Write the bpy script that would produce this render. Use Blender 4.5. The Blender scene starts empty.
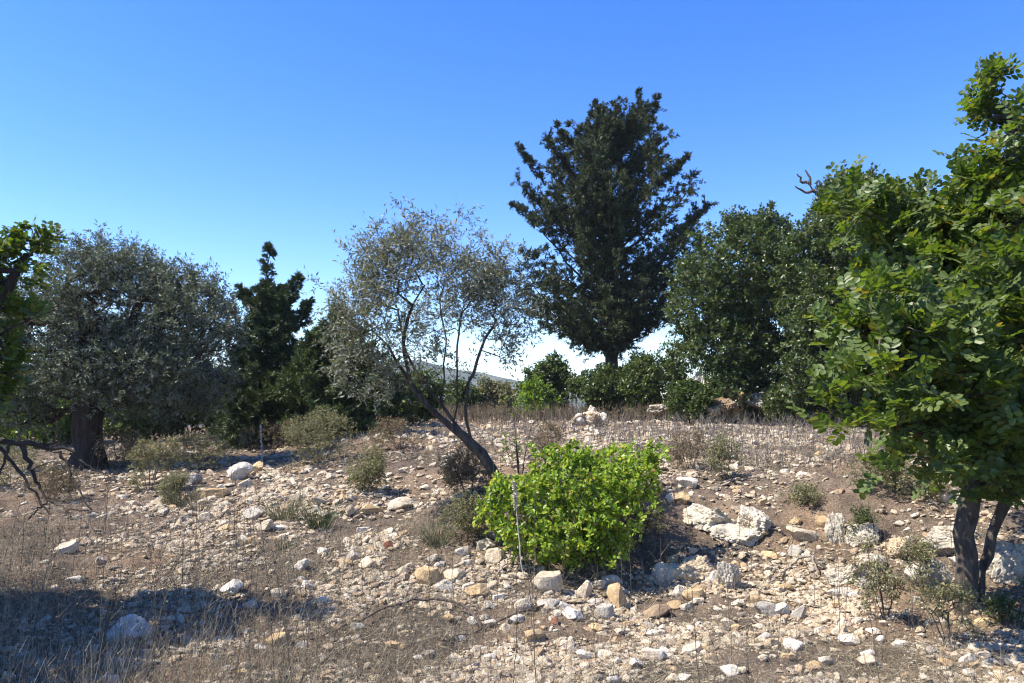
import bpy, math, random
import numpy as np
from mathutils import Vector
R = math.radians
rng = np.random.default_rng(7)
random.seed(7)
scene = bpy.context.scene
COL = scene.collection

# ------------------------------------------------------------------ camera
FPX = 768.0; CX, CY = 512.0, 341.5; EYE = 1.6
PITCH = math.atan((400 - CY) / FPX)
cam = bpy.data.cameras.new('camera'); cam.lens = 27.0; cam.sensor_width = 36.0
cam.clip_start = 0.05; cam.clip_end = 6000
camo = bpy.data.objects.new('camera', cam); COL.objects.link(camo)
camo.location = (0, 0, EYE); camo.rotation_euler = (R(90) + PITCH, 0, 0)
scene.camera = camo

# ------------------------------------------------------------------ sky and sun
SUN_EL = 54.0
SUN_AZ = -10.0          # degrees ahead of straight left (-X towards +Y)
sv = Vector((-math.cos(R(SUN_EL)) * math.cos(R(SUN_AZ)), math.cos(R(SUN_EL)) * math.sin(R(SUN_AZ)), math.sin(R(SUN_EL))))
world = bpy.data.worlds.new('World'); scene.world = world; world.use_nodes = True
nt = world.node_tree; nt.nodes.clear()
sky = nt.nodes.new('ShaderNodeTexSky'); sky.sky_type = 'NISHITA'; sky.sun_disc = False
sky.sun_elevation = R(SUN_EL)
sky.sun_rotation = math.atan2(sv.x, sv.y)
sky.air_density = 0.9; sky.dust_density = 0.15; sky.ozone_density = 2.2; sky.altitude = 300
hs = nt.nodes.new('ShaderNodeHueSaturation'); hs.inputs['Saturation'].default_value = 1.36; hs.inputs['Hue'].default_value = 0.516
bg = nt.nodes.new('ShaderNodeBackground'); bg.inputs['Strength'].default_value = 0.142
wo = nt.nodes.new('ShaderNodeOutputWorld')
nt.links.new(sky.outputs[0], hs.inputs['Color']); nt.links.new(hs.outputs[0], bg.inputs[0]); nt.links.new(bg.outputs[0], wo.inputs[0])
sun = bpy.data.lights.new('sun', 'SUN'); sun.energy = 5.0; sun.angle = R(0.5); sun.color = (1, 0.93, 0.82)
suno = bpy.data.objects.new('sun', sun); COL.objects.link(suno); suno.location = (-20, 5, 30)
suno.rotation_euler = sv.to_track_quat('Z', 'Y').to_euler()
vs = scene.view_settings
vs.view_transform = 'Standard'; vs.look = 'None'; vs.exposure = 1.15; vs.gamma = 1.0; vs.use_curve_mapping = False
scene.render.engine = 'CYCLES'
scene.cycles.pixel_filter_type = 'BLACKMAN_HARRIS'; scene.cycles.filter_width = 1.15; scene.cycles.max_bounces = 8; scene.cycles.transparent_max_bounces = 8; scene.cycles.volume_bounces = 1

# ------------------------------------------------------------------ helpers: projection, noise, meshes
cp, sp_ = math.cos(PITCH), math.sin(PITCH)
def ray(px, py):
    a = (px - CX) / FPX; b = -(py - CY) / FPX
    return np.array([a, cp - b * sp_, sp_ + b * cp])
def W(px, py, Y):
    d = ray(px, py); return np.array([0, 0, EYE]) + d * (Y / d[1])

def _h(ix, iy, iz, seed):
    n = (ix.astype(np.uint32) * np.uint32(374761393) + iy.astype(np.uint32) * np.uint32(668265263)
         + iz.astype(np.uint32) * np.uint32(2147483647 % 4294967291) + np.uint32((seed * 974634777) & 0xffffffff))
    n = (n ^ (n >> np.uint32(13))) * np.uint32(1274126177)
    n = (n ^ (n >> np.uint32(16))) * np.uint32(2246822519)
    n = n ^ (n >> np.uint32(15))
    return n.astype(np.float64) / 4294967295.0
def vnoise(p, seed=0):
    p = np.asarray(p, float)
    i = np.floor(p).astype(np.int64); f = p - i; f = f * f * (3 - 2 * f)
    x, y, z = i[..., 0], i[..., 1], i[..., 2]; fx, fy, fz = f[..., 0], f[..., 1], f[..., 2]
    r = 0
    for dx in (0, 1):
        for dy in (0, 1):
            for dz in (0, 1):
                w = (fx if dx else 1 - fx) * (fy if dy else 1 - fy) * (fz if dz else 1 - fz)
                r = r + w * _h(x + dx, y + dy, z + dz, seed)
    return r * 2 - 1
def fbm(p, octv=4, seed=0, gain=0.5):
    p = np.asarray(p, float); a = 1.0; s = 0; fr = 1.0
    for o in range(octv):
        s = s + a * vnoise(p * fr + o * 17.3, seed + o); a *= gain; fr *= 2.03
    return s
def xyz(x, y, z=0.0):
    x, y = np.broadcast_arrays(np.asarray(x, float), np.asarray(y, float)); return np.stack([x, y, np.zeros_like(x) + z], -1)

def np_mesh(name, V, F, mat=None, smooth=False):
    V = np.ascontiguousarray(V, dtype=np.float32); F = np.ascontiguousarray(F, dtype=np.int32)
    me = bpy.data.meshes.new(name)
    me.vertices.add(len(V)); me.vertices.foreach_set('co', V.ravel())
    k = F.shape[1]
    me.loops.add(F.size); me.loops.foreach_set('vertex_index', F.ravel())
    me.polygons.add(len(F)); me.polygons.foreach_set('loop_start', np.arange(0, F.size, k, dtype=np.int32))
    me.update(calc_edges=True)
    me.polygons.foreach_set('use_smooth', np.full(len(F), smooth, dtype=bool))
    if mat: me.materials.append(mat)
    return me
def link(name, me, parent=None, label=None, cat=None, group=None, kind=None, loc=None):
    o = bpy.data.objects.new(name, me); COL.objects.link(o)
    if loc is not None: o.location = [float(c) for c in loc]
    if parent: o.parent = parent
    tag(o, label, cat, group, kind)
    return o
def tag(o, label=None, cat=None, group=None, kind=None):
    if label: o['label'] = label
    if cat: o['category'] = cat
    if group: o['group'] = group
    if kind: o['kind'] = kind
def unit(v):
    v = np.asarray(v, float); return v / (np.linalg.norm(v, axis=-1, keepdims=True) + 1e-9)
def rdir(n):
    return unit(rng.normal(size=(n, 3)))

# ------------------------------------------------------------------ materials
def new_mat(name):
    m = bpy.data.materials.new(name); m.use_nodes = True; n = m.node_tree
    n.nodes.clear(); o = n.nodes.new('ShaderNodeOutputMaterial')
    return m, n, o
def nd(n, t, **k):
    x = n.nodes.new(t)
    for a, b in k.items():
        if a in x.inputs.keys() and not hasattr(x, a): x.inputs[a].default_value = b
        else: setattr(x, a, b)
    return x
def ramp(n, fac, stops, interp='LINEAR'):
    r = n.nodes.new('ShaderNodeValToRGB'); r.color_ramp.interpolation = interp
    e = r.color_ramp.elements
    while len(e) < len(stops): e.new(0.5)
    for el, (p, c) in zip(e, stops): el.position = p; el.color = (c[0], c[1], c[2], 1)
    n.links.new(fac, r.inputs[0]); return r
def noise_tex(n, scale, detail=5, rough=0.6, coord=None, dist=0.0):
    t = n.nodes.new('ShaderNodeTexNoise'); t.inputs['Scale'].default_value = scale
    t.inputs['Detail'].default_value = detail; t.inputs['Roughness'].default_value = rough; t.inputs['Distortion'].default_value = dist
    if coord is not None: n.links.new(coord, t.inputs['Vector'])
    return t
def mixc(n, fac, a, b, mode='MIX'):
    m = n.nodes.new('ShaderNodeMix'); m.data_type = 'RGBA'; m.blend_type = mode
    for k, v in ((0, fac), (6, a), (7, b)):
        if isinstance(v, (int, float)): m.inputs[k].default_value = v
        elif isinstance(v, tuple): m.inputs[k].default_value = (v[0], v[1], v[2], 1)
        else: n.links.new(v, m.inputs[k])
    return m.outputs[2]

def leaf_mat(name, stops, back=None, rough=0.45, trans=0.35, tcol=None, spec=0.5):
    m, n, o = new_mat(name)
    g = n.nodes.new('ShaderNodeNewGeometry')
    r = ramp(n, g.outputs['Random Per Island'], stops)
    c = r.outputs[0]
    tc = n.nodes.new('ShaderNodeTexCoord')
    nz = noise_tex(n, 1.3, 2, 0.5, tc.outputs['Object'])
    v = ramp(n, nz.outputs[0], [(0.3, (0.78, 0.8, 0.8)), (0.7, (1.2, 1.15, 1.1))])
    c = mixc(n, 1.0, c, v.outputs[0], 'MULTIPLY')
    top = c
    if back: c = mixc(n, g.outputs['Backfacing'], c, back)
    b = n.nodes.new('ShaderNodeBsdfPrincipled'); b.inputs['Roughness'].default_value = rough
    b.inputs['Specular IOR Level'].default_value = spec
    n.links.new(c, b.inputs['Base Color'])
    t = n.nodes.new('ShaderNodeBsdfTranslucent')
    tcc = mixc(n, 1.0, top, tcol or (1.3, 1.25, 0.5), 'MULTIPLY'); n.links.new(tcc, t.inputs[0])
    mx = n.nodes.new('ShaderNodeMixShader'); mx.inputs[0].default_value = trans
    n.links.new(b.outputs[0], mx.inputs[1]); n.links.new(t.outputs[0], mx.inputs[2]); n.links.new(mx.outputs[0], o.inputs[0])
    return m
def bark_mat(name, c1, c2, scale=14):
    m, n, o = new_mat(name)
    tc = n.nodes.new('ShaderNodeTexCoord'); mp = n.nodes.new('ShaderNodeMapping'); mp.inputs['Scale'].default_value = (1, 1, 0.3)
    n.links.new(tc.outputs['Object'], mp.inputs[0])
    a = noise_tex(n, scale, 6, 0.7, mp.outputs[0], 0.4)
    r = ramp(n, a.outputs[0], [(0.3, c1), (0.62, c2)])
    b = n.nodes.new('ShaderNodeBsdfPrincipled'); b.inputs['Roughness'].default_value = 0.9; b.inputs['Specular IOR Level'].default_value = 0.2
    n.links.new(r.outputs[0], b.inputs['Base Color'])
    bp = n.nodes.new('ShaderNodeBump'); bp.inputs['Strength'].default_value = 0.8; bp.inputs['Distance'].default_value = 0.02
    n.links.new(a.outputs[0], bp.inputs['Height']); n.links.new(bp.outputs[0], b.inputs['Normal'])
    n.links.new(b.outputs[0], o.inputs[0]); return m
def island_mat(name, stops, rough=0.9):
    m, n, o = new_mat(name)
    g = n.nodes.new('ShaderNodeNewGeometry')
    r = ramp(n, g.outputs['Random Per Island'], stops)
    b = n.nodes.new('ShaderNodeBsdfPrincipled'); b.inputs['Roughness'].default_value = rough; b.inputs['Specular IOR Level'].default_value = 0.15
    n.links.new(r.outputs[0], b.inputs['Base Color']); n.links.new(b.outputs[0], o.inputs[0]); return m

def soil_material():
    m, n, o = new_mat('soil')
    tc = n.nodes.new('ShaderNodeTexCoord'); co = tc.outputs['Object']
    big = noise_tex(n, 0.55, 4, 0.55, co, 0.3)
    mid = noise_tex(n, 6.0, 6, 0.7, co)
    fine = noise_tex(n, 55.0, 4, 0.75, co)
    a = ramp(n, big.outputs[0], [(0.35, (0.112, 0.09, 0.07)), (0.5, (0.152, 0.118, 0.087)), (0.68, (0.205, 0.146, 0.096))])
    b_ = ramp(n, mid.outputs[0], [(0.3, (0.62, 0.6, 0.6)), (0.7, (1.35, 1.33, 1.3))])
    c = mixc(n, 1.0, a.outputs[0], b_.outputs[0], 'MULTIPLY')
    f = ramp(n, fine.outputs[0], [(0.35, (0.55, 0.53, 0.52)), (0.55, (1.05, 1.05, 1.05)), (0.72, (1.9, 1.85, 1.7))])
    c = mixc(n, 1.0, c, f.outputs[0], 'MULTIPLY')
    bs = n.nodes.new('ShaderNodeBsdfPrincipled'); bs.inputs['Roughness'].default_value = 0.95; bs.inputs['Specular IOR Level'].default_value = 0.1
    n.links.new(c, bs.inputs['Base Color'])
    ad = n.nodes.new('ShaderNodeMath'); ad.operation = 'MULTIPLY_ADD'; ad.inputs[1].default_value = 0.35
    n.links.new(fine.outputs[0], ad.inputs[0]); n.links.new(mid.outputs[0], ad.inputs[2])
    bp = n.nodes.new('ShaderNodeBump'); bp.inputs['Strength'].default_value = 0.9; bp.inputs['Distance'].default_value = 0.04
    n.links.new(ad.outputs[0], bp.inputs['Height']); n.links.new(bp.outputs[0], bs.inputs['Normal'])
    n.links.new(bs.outputs[0], o.inputs[0]); return m

def rock_material(name, lichen=0.35, scale=9.0, objcol=True, tint=(1, 1, 1)):
    m, n, o = new_mat(name)
    tc = n.nodes.new('ShaderNodeTexCoord'); g = n.nodes.new('ShaderNodeNewGeometry'); co = g.outputs['Position']
    if objcol:
        oi = n.nodes.new('ShaderNodeObjectInfo'); base = oi.outputs['Color']
    else:
        base = ramp(n, g.outputs['Random Per Island'], [(0, (0.50, 0.44, 0.33)), (0.3, (0.38, 0.30, 0.21)), (0.5, (0.56, 0.51, 0.41)), (0.75, (0.36, 0.26, 0.16)), (1, (0.27, 0.24, 0.20))]).outputs[0]
    a = noise_tex(n, scale, 6, 0.7, co, 0.2)
    v = ramp(n, a.outputs[0], [(0.3, (0.62, 0.6, 0.57)), (0.5, (1, 0.98, 0.95)), (0.7, (1.18, 1.17, 1.16))])
    c = mixc(n, 1.0, base, v.outputs[0], 'MULTIPLY')
    k = noise_tex(n, scale * 0.5, 5, 0.65, co, 0.6)
    kf = ramp(n, k.outputs[0], [(0.52, (0, 0, 0)), (0.64, (lichen, lichen, lichen))])
    c = mixc(n, kf.outputs[0], c, (0.15, 0.14, 0.125))
    k2 = noise_tex(n, scale * 0.35, 4, 0.6, co, 0.3)
    k2n = n.nodes.new('ShaderNodeMapping')
    kf2 = ramp(n, k2.outputs[0], [(0.55, (0, 0, 0)), (0.7, (0.6, 0.6, 0.6))])
    c = mixc(n, kf2.outputs[0], c, (0.42, 0.30, 0.16))
    bs = n.nodes.new('ShaderNodeBsdfPrincipled'); bs.inputs['Roughness'].default_value = 0.9; bs.inputs['Specular IOR Level'].default_value = 0.2
    n.links.new(c, bs.inputs['Base Color'])
    bp = n.nodes.new('ShaderNodeBump'); bp.inputs['Strength'].default_value = 0.8; bp.inputs['Distance'].default_value = 0.02
    fn = noise_tex(n, scale * 5, 5, 0.7, co)
    ad = n.nodes.new('ShaderNodeMath'); ad.operation = 'MULTIPLY_ADD'; ad.inputs[1].default_value = 0.4
    n.links.new(fn.outputs[0], ad.inputs[0]); n.links.new(a.outputs[0], ad.inputs[2])
    n.links.new(ad.outputs[0], bp.inputs['Height']); n.links.new(bp.outputs[0], bs.inputs['Normal'])
    n.links.new(bs.outputs[0], o.inputs[0]); return m

M = {}
M['soil'] = soil_material()
M['rock'] = rock_material('limestone')
M['outcrop'] = rock_material('weathered_limestone', 0.75, 7.0)
M['gravel'] = rock_material('gravel', 0.15, 20.0, objcol=False)
M['carob'] = leaf_mat('carob_leaf', [(0, (0.048, 0.092, 0.016)), (0.45, (0.085, 0.15, 0.024)), (0.8, (0.125, 0.19, 0.030)), (0.96, (0.18, 0.21, 0.03)), (1, (0.25, 0.18, 0.035))], (0.115, 0.16, 0.045), 0.42, 0.45, spec=0.35)
M['oak'] = leaf_mat('oak_leaf', [(0, (0.034, 0.062, 0.015)), (0.5, (0.062, 0.108, 0.022)), (0.9, (0.10, 0.155, 0.03)), (1, (0.17, 0.15, 0.04))], (0.075, 0.10, 0.035), 0.4, 0.28)
M['shrubleaf'] = leaf_mat('shrub_leaf', [(0, (0.035, 0.062, 0.016)), (0.6, (0.07, 0.11, 0.024)), (1, (0.12, 0.15, 0.035))], None, 0.45, 0.35)
M['olive'] = leaf_mat('olive_leaf', [(0, (0.085, 0.10, 0.056)), (0.5, (0.125, 0.145, 0.085)), (0.93, (0.185, 0.20, 0.13)), (1, (0.25, 0.22, 0.13))], (0.27, 0.285, 0.225), 0.5, 0.28, (1.15, 1.1, 0.6), 0.3)
M['olive_dark'] = leaf_mat('dense_olive_leaf', [(0, (0.05, 0.068, 0.034)), (0.6, (0.09, 0.112, 0.06)), (1, (0.165, 0.185, 0.11))], (0.19, 0.21, 0.155), 0.5, 0.22, (1.1, 1.1, 0.6), 0.3)
M['cypress'] = leaf_mat('cypress_spray', [(0, (0.022, 0.038, 0.016)), (0.55, (0.042, 0.064, 0.024)), (0.92, (0.078, 0.095, 0.034)), (1, (0.13, 0.10, 0.05))], None, 0.6, 0.15, (1.1, 1.1, 0.6), 0.3)
M['cypress_green'] = leaf_mat('young_cypress_spray', [(0, (0.026, 0.046, 0.018)), (0.6, (0.05, 0.078, 0.026)), (1, (0.09, 0.115, 0.038))], None, 0.6, 0.15, (1.1, 1.1, 0.6), 0.3)
M['pine'] = leaf_mat('juniper_spray', [(0, (0.035, 0.06, 0.02)), (0.6, (0.065, 0.10, 0.03)), (1, (0.12, 0.14, 0.045))], None, 0.55, 0.2, (1.1, 1.1, 0.6), 0.3)
M['bright'] = leaf_mat('bright_leaf', [(0, (0.11, 0.20, 0.022)), (0.4, (0.22, 0.36, 0.038)), (0.8, (0.35, 0.46, 0.058)), (0.96, (0.48, 0.48, 0.09)), (1, (0.36, 0.24, 0.10))], None, 0.42, 0.5, (1.2, 1.15, 0.7), 0.5)
M['lime'] = leaf_mat('light_leaf', [(0, (0.09, 0.17, 0.02)), (1, (0.22, 0.32, 0.035))], None, 0.4, 0.42)
M['sage'] = leaf_mat('grey_green_leaf', [(0, (0.11, 0.12, 0.055)), (0.6, (0.20, 0.205, 0.10)), (1, (0.32, 0.28, 0.15))], None, 0.7, 0.25)
M['dryleaf'] = leaf_mat('dry_leaf', [(0, (0.11, 0.085, 0.05)), (0.5, (0.19, 0.145, 0.085)), (1, (0.30, 0.23, 0.13))], None, 0.8, 0.2)
M['bark'] = bark_mat('grey_bark', (0.02, 0.016, 0.012), (0.105, 0.088, 0.07), 20)
M['bark_pale'] = bark_mat('pale_bark', (0.06, 0.05, 0.042), (0.22, 0.195, 0.165))
M['bark_dark'] = bark_mat('dark_bark', (0.018, 0.013, 0.010), (0.06, 0.047, 0.038))
M['deadwood'] = bark_mat('dead_wood', (0.14, 0.115, 0.09), (0.36, 0.32, 0.27), 25)
M['darkwood'] = bark_mat('dark_dead_wood', (0.035, 0.026, 0.02), (0.13, 0.10, 0.08), 25)
M['straw'] = island_mat('dry_straw', [(0, (0.04, 0.034, 0.025)), (0.4, (0.13, 0.112, 0.08)), (0.75, (0.27, 0.23, 0.155)), (1, (0.55, 0.48, 0.33))])
M['stem'] = island_mat('dry_stem', [(0, (0.08, 0.067, 0.054)), (0.5, (0.19, 0.16, 0.125)), (1, (0.36, 0.31, 0.23))])
M['darkstem'] = island_mat('dark_dry_stem', [(0, (0.05, 0.040, 0.03)), (0.6, (0.11, 0.091, 0.066)), (1, (0.24, 0.20, 0.14))])
M['palestem'] = island_mat('pale_dry_stem', [(0, (0.35, 0.31, 0.25)), (1, (0.6, 0.55, 0.45))])

# ------------------------------------------------------------------ terrain
_rows = {
    0: [(683, 4.0), (620, 4.9), (560, 6.3), (510, 8.5), (480, 11), (455, 15), (440, 20), (430, 28)],
    256: [(683, 4.2), (620, 5.2), (560, 6.6), (510, 8.6), (475, 10.5), (460, 12.6), (440, 17), (427, 28)],
    384: [(683, 4.3), (620, 5.3), (570, 6.3), (520, 7.8), (480, 9.3), (450, 11.5), (430, 15.5), (414, 28)],
    512: [(683, 4.4), (620, 5.4), (570, 6.3), (530, 7.2), (490, 8.0), (460, 10), (440, 13), (425, 18), (413, 28)],
    640: [(683, 4.4), (610, 5.8), (580, 6.5), (550, 7.0), (510, 7.6), (480, 8.2), (460, 9.8), (440, 12.5), (425, 18), (413, 28)],
    768: [(683, 4.3), (620, 5.5), (590, 6.3), (550, 7.1), (510, 7.6), (480, 8.2), (460, 9.8), (440, 12.5), (425, 18), (413, 28)],
    896: [(683, 4.2), (630, 5.15), (600, 5.7), (560, 6.6), (520, 7.15), (485, 7.7), (465, 9.2), (445, 12), (428, 17), (414, 28)],
    1024: [(683, 4.1), (640, 4.9), (610, 5.3), (570, 5.9), (525, 6.5), (490, 7.2), (465, 9), (445, 12), (428, 17), (414, 28)]}
_ld = np.linspace(math.log(3.0), math.log(30), 60)
_us, _tab = [], []
for px in sorted(_rows):
    ds, hs_ = [], []
    for row, d in _rows[px]:
        ds.append(math.log(d)); hs_.append(W(px, row, d)[2])
    _us.append((px - CX) / FPX); _tab.append(np.interp(_ld, ds, hs_))
_us = np.array(_us); _tab = np.array(_tab)
_k = np.array([1, 3, 4, 3, 1.0]); _k /= _k.sum()
_tab = np.array([np.convolve(np.pad(r, 2, mode='edge'), _k, 'valid') for r in _tab])
def height(x, y, detail=True):
    x = np.asarray(x, float); y = np.asarray(y, float); x, y = np.broadcast_arrays(x, y)
    d = np.maximum(y, 3.0); u = np.clip(x / d, _us[0], _us[-1] - 1e-6)
    fi = np.clip(np.interp(u, _us, np.arange(len(_us))), 0, len(_us) - 1.000001)
    i = fi.astype(int); f = fi - i; f = f * f * (3 - 2 * f)
    fj = np.clip((np.log(d) - _ld[0]) / (_ld[1] - _ld[0]), 0, len(_ld) - 1.000001); j = fj.astype(int); g = fj - j
    h = (_tab[i, j] * (1 - g) + _tab[i, j + 1] * g) * (1 - f) + (_tab[i + 1, j] * (1 - g) + _tab[i + 1, j + 1] * g) * f
    r = np.sqrt(x * x + y * y)
    fall = np.clip((r - 30) / 250, 0, 1); h = h - 26 * fall * fall * (3 - 2 * fall) - 1.5 * np.clip((r - 32) / 40, 0, 1)
    if detail:
        p = xyz(x, y)
        h = h + 0.05 * fbm(p * 0.9, 3, 11) + 0.028 * fbm(p * 4.5, 4, 21) + 0.010 * fbm(p * 20, 2, 31)
        # bank on the right is rougher
        bank = np.exp(-((y - 6.9) / 0.9) ** 2) * np.clip(x * 0.8, 0, 1)
        h = h + bank * 0.07 * fbm(p * 2.6 + 5, 4, 41)
    return h
def G(px, py):
    d = ray(px, py); ts = np.geomspace(2.2, 60, 900)
    P = np.array([0, 0, EYE]) + d[None] * (ts / d[1])[:, None]
    hh = height(P[:, 0], P[:, 1])
    k = np.argmax(P[:, 2] < hh)
    if P[k, 2] >= hh[k]: k = len(ts) - 1
    return np.array([P[k, 0], P[k, 1], hh[k]])
def on_ground(x, y):
    return np.array([x, y, float(height(x, y))])

N = 760
s = np.linspace(-1, 1, N)
kx = 9.2
gx = np.sinh(s * kx) / math.sinh(kx) * 1500
gy = np.sinh(s * kx) / math.sinh(kx) * 1500 + 7.2
# even spacing close by, growing outwards
def warp(s, c):
    a = np.abs(s); lin = a * 13.0; far = np.maximum(a - 0.62, 0) / 0.38
    return np.sign(s) * (lin + 1500 * far ** 4.5) + c
gx = warp(s, 0.0); gy = warp(s, 7.5)
X, Y = np.meshgrid(gx, gy)
Z = height(X, Y)
V = np.stack([X, Y, Z], -1).reshape(-1, 3)
ii = np.arange(N * N).reshape(N, N)
F = np.stack([ii[:-1, :-1], ii[:-1, 1:], ii[1:, 1:], ii[1:, :-1]], -1).reshape(-1, 4)
link('ground', np_mesh('ground', V, F, M['soil'], True), kind='structure')

# far hills
def hills():
    xs = np.linspace(-1300, 900, 330); ys = np.linspace(620, 1300, 110)
    X, Y = np.meshgrid(xs, ys)
    pk = np.interp(X, [-1300, -600, -300, -180, -110, -60, -20, 30, 80, 150, 900], [30, 38, 36, 40, 46, 38, 28, 17, 6, -4, -12])
    t = np.clip((Y - 620) / 320, 0, 1); prof = np.sin(t * math.pi / 2) * np.clip((1300 - Y) / 350, 0, 1) ** 0.6
    Z = -32 + (pk + 32 + EYE) * prof + 3.0 * fbm(xyz(X, Y) / 60, 4, 5) * prof + 1.6 * np.abs(fbm(xyz(X, Y) / 9, 3, 8)) * prof
    V = np.stack([X, Y, Z], -1).reshape(-1, 3); a, b = X.shape
    ii = np.arange(a * b).reshape(a, b)
    F = np.stack([ii[:-1, :-1], ii[:-1, 1:], ii[1:, 1:], ii[1:, :-1]], -1).reshape(-1, 4)
    m, n, o = new_mat('hill_scrub')
    tc = n.nodes.new('ShaderNodeTexCoord')
    nz = noise_tex(n, 0.07, 6, 0.75, tc.outputs['Object'])
    r = ramp(n, nz.outputs[0], [(0.42, (0.035, 0.05, 0.022)), (0.55, (0.07, 0.075, 0.04)), (0.68, (0.24, 0.2, 0.14))])
    b_ = n.nodes.new('ShaderNodeBsdfPrincipled'); b_.inputs['Roughness'].default_value = 1; b_.inputs['Specular IOR Level'].default_value = 0.0
    n.links.new(r.outputs[0], b_.inputs['Base Color']); n.links.new(b_.outputs[0], o.inputs[0])
    link('hills', np_mesh('hills', V, F, m, True), kind='structure')
hills()

def haze():
    lo, hi = (-1600, -1600, -80), (1600, 1600, 60)
    v = [(x, y, z) for x in (lo[0], hi[0]) for y in (lo[1], hi[1]) for z in (lo[2], hi[2])]
    f = [(0, 1, 3, 2), (4, 6, 7, 5), (0, 4, 5, 1), (2, 3, 7, 6), (0, 2, 6, 4), (1, 5, 7, 3)]
    m = bpy.data.materials.new('haze'); m.use_nodes = True; n = m.node_tree; n.nodes.clear()
    o = n.nodes.new('ShaderNodeOutputMaterial'); p = n.nodes.new('ShaderNodeVolumePrincipled')
    p.inputs['Density'].default_value = 0.00032; p.inputs['Color'].default_value = (0.72, 0.84, 1, 1); p.inputs['Anisotropy'].default_value = 0.2
    n.links.new(p.outputs[0], o.inputs['Volume'])
    link('haze', np_mesh('haze', np.array(v), np.array(f), m), kind='stuff', label='thin bluish haze in the air over the far hills')
haze()

# ------------------------------------------------------------------ tubes, leaves, plants
class Tubes:
    def __init__(s): s.V = []; s.F = []; s.n = 0
    def add(s, P, rad, sides=6, cap=True):
        P = np.asarray(P, float); rad = np.broadcast_to(np.asarray(rad, float), (len(P),))
        T = np.gradient(P, axis=0); T = unit(T)
        ref = np.array([0, 0, 1.0]) if abs(T[0, 2]) < 0.9 else np.array([1.0, 0, 0])
        u = unit(np.cross(T[0], ref)); a = np.arange(sides) * 2 * math.pi / sides
        ring = []
        for k in range(len(P)):
            u = u - T[k] * (u @ T[k]); u = unit(u); v = np.cross(T[k], u)
            ring.append(P[k] + rad[k] * (np.cos(a)[:, None] * u + np.sin(a)[:, None] * v))
        Vv = np.concatenate(ring); m = len(P)
        q = np.arange(sides); q2 = (q + 1) % sides
        F = [np.stack([q + k * sides, q2 + k * sides, q2 + (k + 1) * sides, q + (k + 1) * sides], -1) for k in range(m - 1)]
        s.V.append(Vv); s.F.append(np.concatenate(F) + s.n); s.n += len(Vv)
    def build(s, name, mat, parent, disp=0.0, smooth=True):
        V = np.concatenate(s.V)
        if disp: V = V + disp * np.stack([fbm(V * 9, 3, k) for k in (1, 2, 3)], -1)
        return link(name, np_mesh(name, V, np.concatenate(s.F), mat, smooth), parent)

def strands(P0, D, L, r, bend=0.0, segs=2, gravity=0.0):
    """many three-cornered thin strands at once: returns V, F"""
    n = len(P0); D = unit(D); ref = np.where(np.abs(D[:, 2:3]) < 0.9, np.array([[0, 0, 1.0]]), np.array([[1.0, 0, 0]]))
    U = unit(np.cross(D, ref)); Vv = np.cross(D, U)
    a = np.array([0, 2.094, 4.189]); L = np.broadcast_to(L, (n,)); r = np.broadcast_to(r, (n,))
    B = rng.normal(size=(n, 3)) * bend; out = []
    for k in range(segs + 1):
        t = k / segs
        C = P0 + D * (L * t)[:, None] + B * (L * t * t)[:, None] - np.array([0, 0, 1.0]) * (gravity * L * t * t)[:, None]
        rr = r * (1 - 0.75 * t)
        out.append(C[:, None] + rr[:, None, None] * (np.cos(a)[None, :, None] * U[:, None] + np.sin(a)[None, :, None] * Vv[:, None]))
    V = np.stack(out, 1).reshape(-1, 3)     # n, segs+1, 3
    base = (np.arange(n) * (segs + 1) * 3)[:, None]
    f = []
    for k in range(segs):
        for q in range(3):
            q2 = (q + 1) % 3; f.append([k * 3 + q, k * 3 + q2, (k + 1) * 3 + q2, (k + 1) * 3 + q])
    F = (base[:, None] + np.array(f)[None]).reshape(-1, 4)
    return V, F

T_RHOMB = (np.array([[0, 0, 0], [0.5, 0.5, 0.05], [1, 0, 0], [0.5, -0.5, 0.05]]), np.array([[0, 1, 2, 3]]))
T_OVAL = (np.array([[0, 0, 0], [0.3, 0.42, 0.10], [0.75, 0.44, 0.10], [1.0, 0.0, 0.0], [0.5, 0.0, 0.0], [0.75, -0.44, 0.10], [0.3, -0.42, 0.10]]),
          np.array([[0, 1, 2, 4], [4, 2, 3, 3], [0, 4, 5, 6], [4, 3, 5, 5]]))
T_OVAL = (np.array([[0, 0, 0], [0.28, 0.40, 0.10], [0.74, 0.45, 0.11], [1.0, 0.0, 0.02], [0.74, -0.45, 0.11], [0.28, -0.40, 0.10]]),
          np.array([[0, 1, 2, 3], [0, 3, 4, 5]]))
def leaf_geo(P, D, Nn, L, Wd, tm):
    D = unit(D); S = unit(np.cross(Nn, D)); Nn = np.cross(D, S)
    tv, tf = tm; n = len(P); L = np.broadcast_to(L, (n,)); Wd = np.broadcast_to(Wd, (n,))
    V = (P[:, None] + (L[:, None] * tv[None, :, 0])[..., None] * D[:, None] + (Wd[:, None] * tv[None, :, 1])[..., None] * S[:, None]
         + (Wd[:, None] * tv[None, :, 2])[..., None] * Nn[:, None])
    F = (np.arange(n) * len(tv))[:, None, None] + tf[None]
    return V.reshape(-1, 3), F.reshape(-1, tf.shape[1])
def cat_geo(parts):
    V = []; F = []; k = 0
    for v, f in parts: V.append(v); F.append(f + k); k += len(v)
    return np.concatenate(V), np.concatenate(F)

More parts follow.
